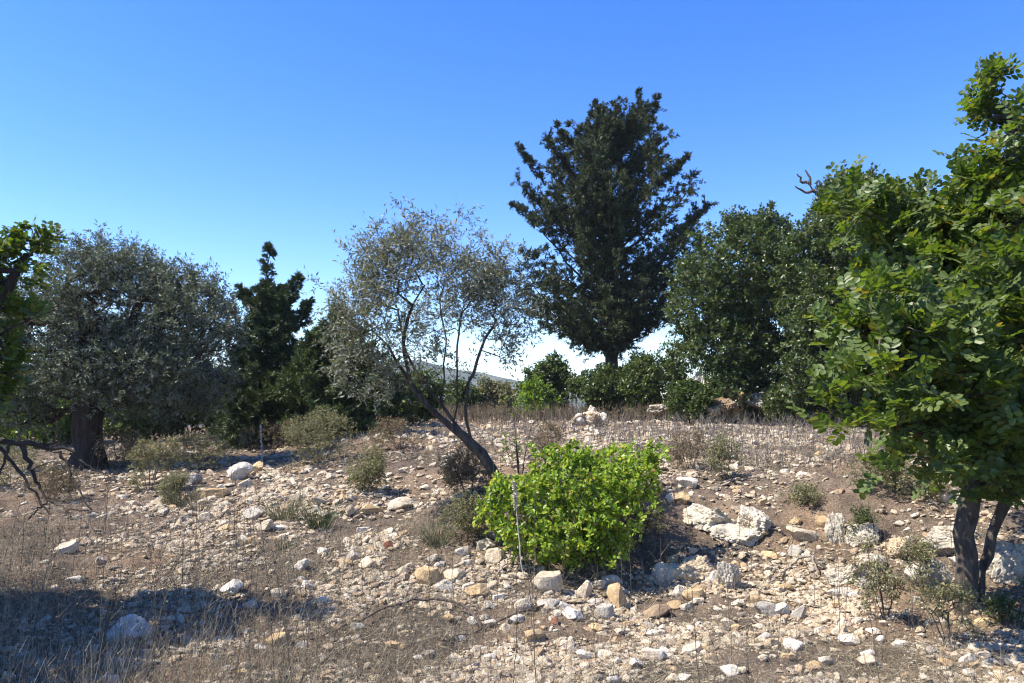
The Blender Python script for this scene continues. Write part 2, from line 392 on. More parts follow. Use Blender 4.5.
def sample_ells(ells, n, shell=0.5, gap=0.0, gs=1.0, seed=3):
    """points in a union of ellipsoids (centre, radii, weight); shell pushes them outwards, gap cuts noise-shaped holes"""
    w = np.array([e[2] if len(e) > 2 else 1.0 for e in ells]); w = w * np.array([np.prod(e[1]) ** (2 / 3) for e in ells]); w /= w.sum()
    out = []
    while sum(map(len, out)) < n:
        k = rng.choice(len(ells), size=n, p=w)
        c = np.array([e[0] for e in ells])[k]; r = np.array([e[1] for e in ells])[k]
        q = rdir(n) * (rng.random(n) ** (1 / 3 * (1 - shell) + 1e-3))[:, None]
        q = q * np.where(rng.random(n) < .1, rng.uniform(1.05, 1.28, n), 1.0)[:, None]
        P = c + q * r
        if gap > 0:
            v = fbm(P / gs, 2, seed); P = P[v > (-0.6 + gap)]
        out.append(P)
    return np.concatenate(out)[:n]

def grow(stems, A, step=0.15, back=0.5):
    """stems: list of polylines; A: attraction points. Each point is joined to the nearest skeleton node by a curved path."""
    pos = []; par = []
    for st in stems:
        st = np.asarray(st, float); seg = np.linalg.norm(np.diff(st, axis=0), axis=1); L = np.concatenate([[0], np.cumsum(seg)])
        m = max(3, int(L[-1] / step) + 1); t = np.linspace(0, L[-1], m)
        # smooth resample
        pp = np.stack([np.interp(t, L, st[:, c]) for c in range(3)], -1)
        for _ in range(3): pp[1:-1] = (pp[:-2] + 2 * pp[1:-1] + pp[2:]) / 4
        pp[1:-1] += rng.normal(size=(m - 2, 3)) * step * 0.06
        st_par = -1
        if pos:
            d = np.linalg.norm(np.array(pos) - pp[0], axis=1)
            if d.min() < step * 1.8: st_par = int(d.argmin())
        for k in range(m):
            par.append(st_par if k == 0 else len(pos) - 1); pos.append(pp[k])
    ntrunk = len(pos)
    cap = ntrunk + len(A) * 12 + 10
    PB = np.zeros((cap, 3)); PB[:ntrunk] = pos; n = ntrunk
    base = np.array(pos[0])
    dist0 = np.array([np.linalg.norm(PB[:ntrunk] - a, axis=1).min() for a in A])
    tips = []
    for ai in np.argsort(dist0):
        a = A[ai]; dv = PB[:n] - a; d = np.linalg.norm(dv, axis=1)
        # prefer nodes that are lower than and inside of the point
        cost = d + back * np.maximum(0, PB[:n, 2] - a[2]) + 0.15 * np.abs(np.arange(n) < 2) * 5
        j = int(cost.argmin()); p0 = PB[j]; D = d[j]
        m = min(10, max(1, int(D / step)))
        pd = unit(p0 - PB[par[j]]) if par[j] >= 0 else np.array([0, 0, 1.0])
        c = p0 + pd * D * 0.35 + rng.normal(size=3) * D * 0.06
        last = j
        for k in range(1, m + 1):
            t = k / m
            q = (1 - t) ** 2 * p0 + 2 * t * (1 - t) * c + t * t * a
            PB[n] = q; par.append(last); last = n; n += 1
            if n >= cap - 2: break
        tips.append(last)
        if n >= cap - 14: break
    P = PB[:n]; par = np.array(par); cnt = np.zeros(n); cnt[tips] = 1
    for k in range(n - 1, 0, -1):
        if par[k] >= 0: cnt[par[k]] += cnt[k]
    td = unit(P[tips] - P[par[tips]])
    return P, par, np.maximum(cnt, 1), np.array(tips), td, ntrunk

def skeleton_mesh(P, par, cnt, r_tip, r_base, expo, base_flare=0.0):
    n = len(P); rad = r_tip * cnt ** expo; mx = rad.max(); rad = r_tip + (rad - r_tip) * (r_base - r_tip) / max(mx - r_tip, 1e-6)
    kids = [[] for _ in range(n)]
    for k in range(n):
        if par[k] >= 0: kids[par[k]].append(k)
    T = Tubes(); starts = [k for k in range(n) if par[k] < 0]
    stack = [(k, -1) for k in starts]
    while stack:
        k, pr = stack.pop(); ch = [pr, k] if pr >= 0 else [k]
        while kids[k]:
            ks = sorted(kids[k], key=lambda q: -cnt[q])
            for q in ks[1:]: stack.append((q, k))
            k = ks[0]; ch.append(k)
        if len(ch) < 2: continue
        rr = rad[ch].copy()
        if pr >= 0 and len(ch) > 1: rr[0] = min(rr[0], rr[1] * 1.15)
        pp = P[ch].copy()
        if pr < 0 and base_flare: rr[0] *= 1 + base_flare; rr[1] *= 1 + base_flare * 0.4
        mxr = rr.max(); T.add(pp, rr, 12 if mxr > 0.07 else 7 if mxr > 0.02 else 4 if mxr > 0.006 else 3)
    return T

def twigs(tp, td, k, tl, ups=0.3, spread=0.9):
    """k side twigs round every tip: start points, directions, lengths"""
    P = np.repeat(tp, k, 0); D = unit(np.repeat(td, k, 0) * 0.8 + rdir(len(P)) * spread + np.array([0, 0, ups]))
    return P, D, tl * rng.uniform(0.5, 1.2, len(P))
def leaves_on(P, D, L, m, ll, lw, tm, out=0.7, flat=0.5, jitter=0.3):
    Pn = np.repeat(P, m, 0); Dn = np.repeat(D, m, 0); Ln = np.repeat(L, m)
    t = rng.uniform(0.1, 1.0, len(Pn)); B = Pn + Dn * (Ln * t)[:, None]
    side = rdir(len(Pn)); side = unit(side - Dn * (side * Dn).sum(1, keepdims=True))
    dd = unit(Dn * (1 - out) + side * out + rng.normal(size=Pn.shape) * jitter * 0.3)
    nn = unit(rdir(len(Pn)) * (1 - flat) + np.array([0, 0, 1.0]) * flat)
    return leaf_geo(B, dd, nn, ll * rng.uniform(0.7, 1.25, len(Pn)), lw * rng.uniform(0.75, 1.2, len(Pn)), tm)
def pinnate_on(P, D, L, nr, pairs, rl, ll, lw, up=0.25):
    """compound leaves: nr stalks on every twig, each with pairs of leaflets"""
    Pn = np.repeat(P, nr, 0); Dn = np.repeat(D, nr, 0); Ln = np.repeat(L, nr)
    B = Pn + Dn * (Ln * rng.uniform(0.15, 1.0, len(Pn)))[:, None]
    side = rdir(len(Pn)); side = unit(side - Dn * (side * Dn).sum(1, keepdims=True))
    rd = unit(Dn * 0.55 + side * 0.8 + np.array([0, 0, up])); nn = unit(rdir(len(Pn)) * 0.55 + np.array([-0.1, -0.1, 0.8]))
    s = unit(np.cross(nn, rd)); nn = np.cross(rd, s); rlr = rl * rng.uniform(0.7, 1.15, len(Pn))
    geo = []
    for q in range(pairs):
        t = (q + 0.8) / pairs
        for sg in (-1, 1):
            b = B + rd * (rlr * t)[:, None]
            d2 = unit(s * sg + rd * (0.35 + 0.25 * t) + rng.normal(size=b.shape) * 0.12)
            n2 = unit(nn + rng.normal(size=b.shape) * 0.22)
            geo.append(leaf_geo(b, d2, n2, ll * rng.uniform(0.75, 1.15, len(b)), lw * rng.uniform(0.8, 1.15, len(b)), T_OVAL))
    st = strands(B, rd, rlr, 0.0016, 0.02, 1)
    return cat_geo(geo), st

def plant(name, label, cat, base, stems, ells, n, leaf, barkm, leafm, group=None, r_tip=0.003, r_base=0.1, expo=0.5, step=0.15,
          shell=0.5, gap=0.0, gs=1.0, parts=('trunk', 'crown'), back=0.5, extra=None, disp=0.0, flare=0.3, seed=3, twig_r=0.0015):
    base = np.asarray(base, float)
    root = link(name, None, label=label, cat=cat, group=group, loc=base)
    A = sample_ells(ells, n, shell, gap, gs, seed)
    if extra is not None: A = np.concatenate([A, extra])
    P, par, cnt, tips, td, nt_ = grow(stems, A, step, back)
    T = skeleton_mesh(P, par, cnt, r_tip, r_base, expo, flare)
    tw = twigs(P[tips], td, leaf['k'], leaf['tl'], leaf.get('ups', 0.3), leaf.get('spread', 0.9))
    sv_ = strands(tw[0], tw[1], tw[2], twig_r, 0.08, 2)
    T.V.append(sv_[0]); T.F.append(sv_[1] + T.n); T.n += len(sv_[0])
    if leaf.get('pinnate'):
        lg, st = pinnate_on(*tw, leaf['m'], leaf['pairs'], leaf['rl'], leaf['ll'], leaf['lw'])
        T.V.append(st[0]); T.F.append(st[1] + T.n); T.n += len(st[0])
    else:
        lg = leaves_on(*tw, leaf['m'], leaf['ll'], leaf['lw'], leaf.get('tm', T_RHOMB), leaf.get('out', 0.7), leaf.get('flat', 0.5))
    T.V = [v - base for v in T.V]
    T.build(parts[0], barkm, root, disp)
    link(parts[1], np_mesh(parts[1], lg[0] - base, lg[1], leafm), root)
    return root
def E(px, py, Yd, rx, ry, rz=None, w=1.0):
    """ellipsoid centred at a picture position at depth Yd; radii in picture pixels at that depth"""
    m = Yd / FPX; rz = rz if rz is not None else (rx + ry) / 2
    return (W(px, py, Yd), np.array([rx * m, rz * m, ry * m]), w)
def path(pts): return np.array([W(a, b, c) for a, b, c in pts])

# ------------------------------------------------------------------ trees
def wob(P, m=14, j=0.006):
    P = np.asarray(P, float); L = np.concatenate([[0], np.cumsum(np.linalg.norm(np.diff(P, axis=0), axis=1))]); t = np.linspace(0, L[-1], m)
    q = np.stack([np.interp(t, L, P[:, c]) for c in range(3)], -1)
    for _ in range(2): q[1:-1] = (q[:-2] + 2 * q[1:-1] + q[2:]) / 4
    q[1:-1] += rng.normal(size=(m - 2, 3)) * j; return q
# carob in the right foreground
b = G(965, 612)
Yt = b[1]
st1 = np.vstack([b - [0, 0, 0.1], path([(966, 570, Yt), (962, 530, Yt), (972, 490, Yt), (985, 455, Yt), (990, 400, Yt - .1), (985, 330, Yt - .1), (1000, 250, Yt), (1010, 160, Yt), (1015, 100, Yt)])])
st2 = np.vstack([b + [0.11, 0.08, -0.1], path([(982, 580, Yt + .1), (990, 540, Yt + .15), (1005, 500, Yt + .1), (1030, 450, Yt), (1060, 370, Yt + .2), (1075, 260, Yt)])])
st3 = path([(978, 470, Yt), (950, 430, Yt - .3), (925, 395, Yt - .6), (900, 365, Yt - .9), (880, 340, Yt - 1.1)])
st4 = path([(985, 445, Yt), (940, 440, Yt - .5), (900, 430, Yt - .8), (860, 405, Yt - 1.0)])
st5 = path([(988, 400, Yt - .1), (940, 340, Yt + .3), (905, 270, Yt + .5)])
ec = [E(1000, 300, Yt, 75, 100, w=1.2), E(1028, 150, Yt, 44, 76, 50, w=3.4), E(990, 185, Yt, 26, 30, w=1.6), E(935, 270, Yt + .4, 70, 60, w=1.2), E(900, 340, Yt - .8, 58, 58, w=1.2),
      E(875, 400, Yt - 1.0, 44, 38, w=1.0), E(950, 390, Yt - .5, 75, 70, w=1.1), E(910, 230, Yt + .5, 45, 45), E(1075, 330, Yt, 90, 150, w=0.8), E(1000, 460, Yt, 60, 40, 50, w=0.8),
      E(905, 450, Yt - .6, 62, 34, w=0.9), E(850, 425, Yt - .9, 34, 28, w=.8), E(924, 198, Yt + .3, 16, 28, w=1.2), E(850, 215, Yt + .3, 20, 26, w=.5), E(1010, 92, Yt, 22, 22, w=.7), E(1100, 180, Yt + .3, 70, 110, w=0.6)]
plant('carob_tree', 'glossy green carob tree with forked trunk standing nearest on the stony slope', 'tree', b, [st1, st2, st3, st4, st5], ec, 1350,
      dict(k=2, tl=0.16, m=3, pinnate=True, pairs=4, rl=0.14, ll=0.056, lw=0.037), M['bark'], M['carob'], r_base=0.076, expo=0.52, step=0.12, shell=0.35, gap=0.40, gs=0.38, disp=0.010)

# carob reaching in from beyond the left edge
bl = on_ground(-4.6, 5.0)
stl = np.array([bl - [0, 0, .1], bl + [0.1, 0, .8], bl + [0.2, 0.1, 1.7], bl + [0.1, .2, 2.9]])
s2 = np.vstack([bl + [0.15, 0, 1.2], path([(-60, 395, 5.00), (-20, 340, 5.00), (10, 280, 5.10), (40, 245, 5.10)])])
s3 = np.vstack([bl + [0.1, 0, .9], path([(-60, 440, 4.80), (0, 441, 4.70), (40, 446, 4.70), (75, 455, 4.70)])])
s4 = np.vstack([bl + [0.15, 0, 1.3], path([(-60, 370, 5.00), (10, 330, 5.00), (40, 314, 5.10), (60, 308, 5.10)])])
el = [E(-2, 272, 5.10, 32, 20, w=1.6), E(34, 247, 5.10, 15, 9, 12, w=3), E(-24, 370, 5.00, 30, 50), E(22, 313, 5.10, 34, 7, 14), E(-70, 310, 4.90, 50, 80), E(-190, 300, 4.80, 80, 60, w=1.2), E(-260, 250, 4.40, 90, 60),
      E(-285, 335, 4.20, 100, 100), (np.array([-4.05, 3.95, 1.9]), np.array([0.62, 0.6, 0.5]), 1.6)]
cl_root = plant('carob_tree', 'carob tree leaning in from the left edge with bare drooping lower branches', 'tree', bl, [stl, s2, s3, s4], el, 1050,
      dict(k=2, tl=0.09, m=3, pinnate=True, pairs=4, rl=0.09, ll=0.040, lw=0.027), M['bark_dark'], M['carob'], r_base=0.12, expo=0.42, step=0.12, shell=0.4, gap=0.25, gs=0.6, disp=0.01, seed=9)
# its bare drooping branches
T = Tubes()
for pts, r0 in [([(-60, 436, 4.80), (0, 441, 4.70), (20, 444, 4.70), (75, 452, 4.70)], .024), ([(22, 445, 4.70), (35, 478, 4.65), (48, 500, 4.60)], .016), ([(0, 448, 4.70), (22, 475, 4.60), (50, 515, 4.50)], .012),
                ([(60, 452, 4.70), (75, 485, 4.60), (92, 510, 4.55)], .010), ([(48, 500, 4.60), (70, 510, 4.50), (95, 512, 4.50)], .006), ([(48, 500, 4.60), (35, 512, 4.50), (28, 520, 4.45)], .006),
                ([(40, 447, 4.70), (62, 440, 4.70), (80, 445, 4.80)], .007), ([(10, 443, 4.70), (2, 470, 4.60), (-10, 500, 4.60)], .01), ([(70, 453, 4.70), (95, 470, 4.70), (118, 478, 4.70)], .006), ([(30, 470, 4.60), (55, 460, 4.50), (70, 472, 4.50)], .005)]:
    p_ = wob(path(pts)); T.add(p_ - bl, np.linspace(r0, r0 * .35, len(p_)), 7)
T.build('bare_branch', M['bark_dark'], cl_root)

# leaning olive in the middle
bo = G(506, 497); Yo = bo[1]
so1 = np.vstack([bo - [0, 0, .1], path([(495, 468, Yo), (478, 447, Yo), (455, 430, Yo), (433, 413, Yo), (412, 388, Yo), (400, 365, Yo), (388, 345, Yo), (372, 330, Yo)])])
so2 = path([(468, 439, Yo), (452, 420, Yo + .1), (438, 400, Yo + .1), (420, 380, Yo + .1), (404, 350, Yo + .3), (398, 310, Yo + .3)])
so3 = path([(472, 442, Yo), (464, 420, Yo - .1), (465, 398, Yo - .1), (474, 368, Yo - .1), (482, 345, Yo - .1), (497, 320, Yo)])
so4 = path([(440, 402, Yo + .1), (445, 375, Yo), (446, 340, Yo), (440, 300, Yo - .1)])
so5 = path([(412, 388, Yo), (402, 345, Yo - .2), (408, 310, Yo - .2), (425, 285, Yo - .2)])
eo = [E(428, 300, Yo, 70, 62, 60, 1.2), E(500, 320, Yo, 38, 44, 40, 1.1), E(372, 320, Yo, 40, 42, 45, 1.0), E(428, 245, Yo, 34, 25, 30, .9), E(368, 372, Yo, 36, 30, 40, .6), E(480, 275, Yo, 30, 28, 30, 1), E(395, 270, Yo, 30, 30, 35, 0.9), E(350,350,Yo,22,30,30,.6), E(430, 300, Yo, 100, 88, 70, .55)]
plant('olive_tree', 'thin leaning olive tree with airy grey green crown beside the bright green bush', 'tree', bo, [so1, so2, so3, so4, so5, path([(452, 430, Yo), (458, 395, Yo + .1), (456, 350, Yo + .1), (464, 300, Yo + .1)]), path([(433, 413, Yo), (426, 375, Yo - .1), (414, 335, Yo - .1)])], eo, 720,
      dict(k=4, tl=0.24, m=9, ll=0.05, lw=0.014, ups=0.25, out=0.6, flat=0.3, spread=0.8), M['bark'], M['olive'], r_base=0.054, expo=0.8, step=0.12, shell=0.35, gap=0.42, gs=0.45, r_tip=.0022, disp=0.004, twig_r=.0016)

# big olive on the left
b2 = G(88, 470); b2[2] = float(height(b2[0], b2[1])); Y2 = b2[1]
t1 = np.vstack([b2 - [0, 0, .1], path([(86, 445, Y2), (90, 420, Y2), (88, 395, Y2), (75, 365, Y2), (60, 330, Y2)])])
t2 = path([(90, 400, Y2), (110, 370, Y2), (130, 335, Y2), (140, 300, Y2)])
t3 = path([(89, 410, Y2), (92, 370, Y2 - .4), (100, 320, Y2 - .5)])
t4 = path([(95, 395, Y2), (140, 370, Y2 + .3), (180, 350, Y2 + .3)])
e2 = [E(108, 300, Y2, 68, 55, 70, 1.3), E(185, 325, Y2, 50, 54, 60, 1.2), E(45, 335, Y2, 42, 55, 60, 1), E(160, 375, Y2, 68, 40, 70, 1), E(30, 395, Y2, 36, 34, 50, .8), E(95, 268, Y2, 36, 25, 40, .9), E(165, 285, Y2, 26, 22, 40, 1), E(95, 370, Y2 - .5, 50, 40, 40, .8), E(-10, 340, Y2, 40, 50)]
plant('olive_tree', 'dense rounded olive tree with thick dark trunk behind the left carob branches', 'tree', b2, [t1, t2, t3, t4], e2, 2300,
      dict(k=4, tl=0.28, m=17, ll=0.062, lw=0.017, ups=0.3, out=0.6, flat=0.3), M['bark_dark'], M['olive_dark'], r_base=0.22, expo=0.56, step=0.2, shell=0.35, gap=0.16, gs=0.7, disp=0.03, r_tip=.004, twig_r=.002, flare=.5)

# conifers
def conifer(name, label, base, X0, prof, Yd, nb, leafm, r_base, upsweep=0.75, tuft=0.11, tw=0.022, lat=10, per=9, faces=5, leaders=None, trunk_top=None, zsq=0.9, latlen=0.3, zpow=.85, droop=0.0, zlow=None):
    """prof: rows (py, left px, right px) of the crown's outline about the trunk line X0"""
    m = Yd / FPX; root = link(name, None, label=label, cat='tree', loc=base)
    rows = np.array([p[0] for p in prof], float); zs = np.array([W(X0, r, Yd)[2] for r in rows]); Lx = np.array([p[1] for p in prof]) * m; Rx = np.array([p[2] for p in prof]) * m
    ztop = zs.max(); zbot = zs.min(); x0 = W(X0, 400, Yd)[0]
    T = Tubes(); tt = trunk_top if trunk_top is not None else ztop - 0.5
    tz = np.linspace(base[2] - .1, tt, 14); tp = np.stack([np.full(14, x0) + np.interp(tz, [base[2], tt], [base[0] - x0, 0]), np.full(14, base[1]), tz], -1); tp[1:-1, :2] += rng.normal(size=(12, 2)) * .03
    T.add(tp, np.linspace(r_base, r_base * .12, 14) * np.where(np.arange(14) == 0, 1.3, 1), 12)
    geo = []; order = np.argsort(zs)
    LP = []; LD = []; LL = []
    for k in range(nb):
        zt = zbot + (ztop - zbot) * (rng.random() ** zpow); az = rng.uniform(0, 2 * math.pi); ca, sa = math.cos(az), math.sin(az)
        lx = np.interp(zt, zs[order], Lx[order]); rx = np.interp(zt, zs[order], Rx[order])
        rxx = rx if ca > 0 else lx; rzz = (lx + rx) / 2 * zsq
        rad = 1 / math.sqrt((ca / max(rxx, .05)) ** 2 + (sa / max(rzz, .05)) ** 2) * rng.choice([rng.uniform(.55, .85), rng.uniform(.85, 1.1)])
        tip = np.array([x0 + rad * ca, Yd + rad * sa, zt])
        z0 = max(zlow if zlow is not None else base[2] + 0.3, min(zt - upsweep * rad * rng.uniform(.75, 1.2), tt - .1)); st = np.array([np.interp(z0, tz, tp[:, 0]), base[1], z0])
        c1 = st + (tip - st) * .5 + np.array([0, 0, -0.12 * rad - droop * rad]); t = np.linspace(0, 1, 9)[:, None]
        bp = (1 - t) ** 2 * st + 2 * t * (1 - t) * c1 + t * t * tip; bp[1:-1] += rng.normal(size=(7, 3)) * .03
        T.add(bp, np.linspace(max(.008, .018 * rad), .004, 9), 5)
        bl_ = np.linalg.norm(tip - st)
        # laterals, more of them towards the tip
        nl = int(lat * (0.6 + bl_ / 2)); tt_ = 1 - rng.random(nl) ** 1.15 * .82; tt_[0] = 1.0
        idx = tt_ * 8; i0 = np.minimum(idx.astype(int), 7); fr = (idx - i0)[:, None]
        o = bp[i0] * (1 - fr) + bp[i0 + 1] * fr; dr = unit(bp[i0 + 1] - bp[i0])
        sd = rdir(nl); dd = unit(dr * rng.uniform(.2, 1.0, (nl, 1)) + sd * .85 + np.array([0, 0, .12]))
        LP.append(o); LD.append(dd); LL.append(latlen * rng.uniform(.5, 1.4, nl) * (0.25 + 0.8 * min(1.1, rad / 1.2)) * (1.25 - .6 * tt_))
    for ld in (leaders or []):
        q = wob(path([(a, b, Yd) for a, b in ld]), 16, .012); T.add(q, np.linspace(.03, .006, 16), 5)
        nl = 34; i0 = rng.integers(1, 16, nl); dr = np.array([0, 0, 1.0]); sd = rdir(nl); sd[:, 2] = np.abs(sd[:, 2]) * .8 + .15
        LP.append(q[i0]); LD.append(unit(sd)); LL.append((.32 - .22 * i0 / 15) * rng.uniform(.5, 1.2, nl))
    LP = np.concatenate(LP); LD = np.concatenate(LD); LL = np.concatenate(LL)
    sv_ = strands(LP, LD, LL, .006, .15, 2); T.V.append(sv_[0]); T.F.append(sv_[1] + T.n); T.n += len(sv_[0])
    # sprays on the laterals
    n1 = np.repeat(np.arange(len(LP)), per); q = rng.uniform(.1, 1, len(n1)); P1 = LP[n1] + LD[n1] * (LL[n1] * q)[:, None]
    D1 = unit(LD[n1] + rdir(len(n1)) * .9 - np.array([0, 0, .1]))
    n2 = np.repeat(np.arange(len(P1)), faces); P2 = P1[n2] + rdir(len(n2)) * (.035 * (1.2 - .8 * q))[np.repeat(np.arange(len(P1)), faces)][:, None]; D2 = unit(D1[n2] + rdir(len(n2)) * .55)
    tp_ = np.repeat(1.25 - .75 * q, faces); lg = leaf_geo(P2, D2, rdir(len(n2)), tp_ * tuft * rng.uniform(.6, 1.3, len(n2)), tp_ * tw * rng.uniform(.7, 1.3, len(n2)), T_RHOMB)
    T.V = [v - base for v in T.V]; T.build('trunk', M['bark_dark'], root)
    link('crown', np_mesh('crown', lg[0] - base, lg[1], leafm), root)
    return root
Yc = 24.0
prof = [(104, 10, 34), (114, 30, 44), (130, 50, 52), (158, 84, 66), (185, 94, 74), (208, 98, 90), (235, 100, 90), (265, 100, 86), (300, 94, 78), (322, 76, 66), (336, 44, 44)]
bc = W(612, 414, Yc); bc[2] = float(height(bc[0], bc[1]))
conifer('cypress_tree', 'tall dark cypress tree with upswept ragged branches rising above the terrace', bc, 613, prof, Yc, 205, M['cypress'], 0.24, upsweep=.8, tuft=.15, tw=.032, lat=12, per=11, faces=5, latlen=.46, zlow=W(0, 352, Yc)[2],
        leaders=[[(606, 140), (602, 118), (597, 100)], [(625, 135), (636, 112), (640, 92)], [(640, 140), (652, 118), (657, 97)], [(545, 185), (528, 160), (518, 146)], [(575, 150), (562, 135), (556, 124)], [(680, 235), (695, 220), (708, 207)], [(665, 180), (680, 165), (688, 156)], [(540, 225), (522, 210), (510, 205)]])
Ys = 15.5
bs = W(268, 452, Ys); bs[2] = float(height(bs[0], bs[1]))
prof2 = [(286, 6, 10), (298, 24, 30), (330, 36, 38), (370, 50, 48), (410, 62, 56), (440, 60, 50), (450, 40, 40)]
conifer('cypress_tree', 'smaller dark conical cypress with thin spire top behind the dry shrubs', bs, 268, prof2, Ys, 230, M['cypress_green'], 0.15, zpow=1.0, leaders=[[(268, 300), (267, 272), (270, 248)], [(288, 310), (294, 290), (299, 276)], [(248, 305), (243, 295), (240, 289)], [(298, 330), (305, 312), (309, 302)]], upsweep=.35, tuft=.11, tw=.024, lat=10, per=11, faces=5, latlen=.26)
bj = W(345, 445, 14.5); bj[2] = float(height(bj[0], bj[1]))
prof3 = [(308, 3, 4), (325, 18, 16), (345, 34, 40), (370, 52, 62), (395, 66, 74), (420, 64, 68), (438, 48, 50)]
conifer('juniper_tree', 'spreading green juniper behind the leaning olive tree', bj, 338, prof3, 14.5, 230, M['pine'], 0.11, upsweep=.2, tuft=.11, tw=.024, lat=10, per=11, faces=5, latlen=.28)

# oaks on the right, behind the terrace
def oak(label, px, py, Yd, ells, n, rb, forks, name='oak_tree', leafm='oak', ll=.085, lw=.05, k=5, m=13, tl=.34, gap=.12, **kw):
    bb = W(px, py, Yd); bb[2] = float(height(bb[0], bb[1]))
    stems = []
    for i, f in enumerate(forks): stems.append(np.vstack([bb - [0, 0, .1], path(f)]) if i == 0 else path(f))
    return plant(name, label, 'tree', bb, stems, ells, n, dict(k=k, tl=tl, m=m, ll=ll, lw=lw, ups=.3, out=.65, flat=.45), M['bark'], M[leafm], r_base=rb, expo=.55, step=.3, shell=.35, gap=gap, gs=1.0, r_tip=.005, disp=.02, twig_r=.003, **kw)
Ya = 19.0
oak('dark green evergreen oak with open lower limbs behind the rock ledge', 752, 412, Ya,
    [E(740, 275, Ya, 58, 52, 60, 1.2), E(700, 300, Ya, 28, 48, 40, 1), E(775, 320, Ya, 55, 55, 60, 1), E(730, 345, Ya, 45, 30, 50, .8), E(760, 240, Ya, 34, 24, 40, 1), E(790, 375, Ya, 50, 28, 50, .9), E(735,230,Ya,20,14,20,.8)], 1300, .16,
    [[(750, 380, Ya), (745, 350, Ya), (735, 310, Ya), (725, 270, Ya)], [(748, 365, Ya), (765, 330, Ya), (775, 290, Ya)], [(747, 355, Ya), (715, 335, Ya), (700, 300, Ya)]])
Yb = 16.5
oak('broad evergreen oak topped by a bare dead twig behind the near carob', 868, 412, Yb,
    [E(865, 235, Yb, 52, 50, 60, 1.2), E(830, 280, Yb, 48, 60, 60, 1.1), E(930, 260, Yb, 60, 58, 60, 1.1), E(870, 320, Yb, 75, 60, 70, 1), E(848, 195, Yb, 26, 18, 30, 1), E(830, 375, Yb, 45, 30, 40, .8), E(900, 375, Yb, 60, 32, 40, .8)], 1700, .2,
    [[(866, 370, Yb), (860, 330, Yb), (850, 280, Yb), (845, 220, Yb)], [(864, 350, Yb), (890, 310, Yb), (905, 260, Yb)], [(862, 340, Yb), (835, 310, Yb), (825, 270, Yb)]], seed=5)
ok = bpy.data.objects['oak_tree.001']
T = Tubes(); bb = np.array(ok.location)
for pts in [[(865, 245, Yb), (838, 215, Yb), (828, 203, Yb), (822, 196, Yb)], [(830, 206, Yb), (818, 206, Yb), (809, 200, Yb)], [(824, 199, Yb), (824, 190, Yb), (819, 184, Yb)], [(822, 197, Yb), (815, 196, Yb), (811, 188, Yb)], [(833, 208, Yb), (836, 200, Yb), (832, 194, Yb)]]:
    p_ = wob(path([(a - 14, b - 14, c) for a, b, c in pts]), 7, .02); T.add(p_ - bb, np.linspace(.04, .014, len(p_)), 5)
T.build('dead_branch', M['darkwood'], ok)
Yd_ = 19.5
oak('evergreen oak filling the background behind the forked carob trunk', 985, 414, Yd_,
    [E(975, 235, Yd_, 45, 50, 50, 1.1), E(1010, 280, Yd_, 70, 70, 70, 1), E(960, 330, Yd_, 60, 60, 60, 1), E(1040, 350, Yd_, 80, 60, 70, 1), E(950, 385, Yd_, 70, 28, 50, .8)], 1300, .18,
    [[(985, 370, Yd_), (980, 310, Yd_), (975, 250, Yd_)], [(984, 350, Yd_), (1010, 300, Yd_), (1030, 270, Yd_)]], seed=6)

# ------------------------------------------------------------------ bushes and shrubs
BD = 1.7
def bush(name, label, px, py, w, h, n, leafm, ll=.035, lw=.02, k=3, m=8, tl=.12, Yd=None, group=None, gap=.15, gs=.35, r_base=.012, barkm='bark', cat='shrub', lean=0.0, tm=T_RHOMB, flat=.45, nst=5, shell=.45, lift=.55, ups=.3, parts=('stem', 'foliage')):
    bb = G(px, py) if Yd is None else W(px, py, Yd)
    if Yd: n = int(n * 1.5); ll *= 1.3; lw *= 1.3; m = 12 if m > 4 else 5
    bb[2] = float(height(bb[0], bb[1])); s = bb[1] / FPX
    rw, rh = w * s / 2, h * s
    c = bb + np.array([lean * rw, 0, rh * lift])
    ells = [(c, np.array([rw, rw * .85, rh * .5]), 1.0)]
    for q in range(4):
        a = rng.uniform(0, 6.28); ells.append((c + np.array([math.cos(a) * rw * .5, math.sin(a) * rw * .4, rng.uniform(-.1, .3) * rh]), np.array([rw * .5, rw * .5, rh * .38]), 1.0))
    stems = []
    for q in range(nst):
        a = q / nst * 6.28 + rng.uniform(-.4, .4); o = np.array([math.cos(a), math.sin(a), 0])
        stems.append(np.array([bb + o * .02 - [0, 0, .04], bb + o * rw * .25 + [lean * rw * .3, 0, rh * .3], bb + o * rw * .5 + [lean * rw * .7, 0, rh * .6]]))
    return plant(name, label, cat, bb, stems, ells, n, dict(k=k, tl=tl, m=m, ll=ll, lw=lw, out=.65, flat=flat, tm=tm, ups=ups), M[barkm], M[leafm], group=group, r_base=r_base, expo=.4, step=max(.05, rw * .12), shell=shell, gap=gap, gs=gs, parts=parts, r_tip=.0015, flare=0, twig_r=.0013, seed=int(rng.integers(99)))

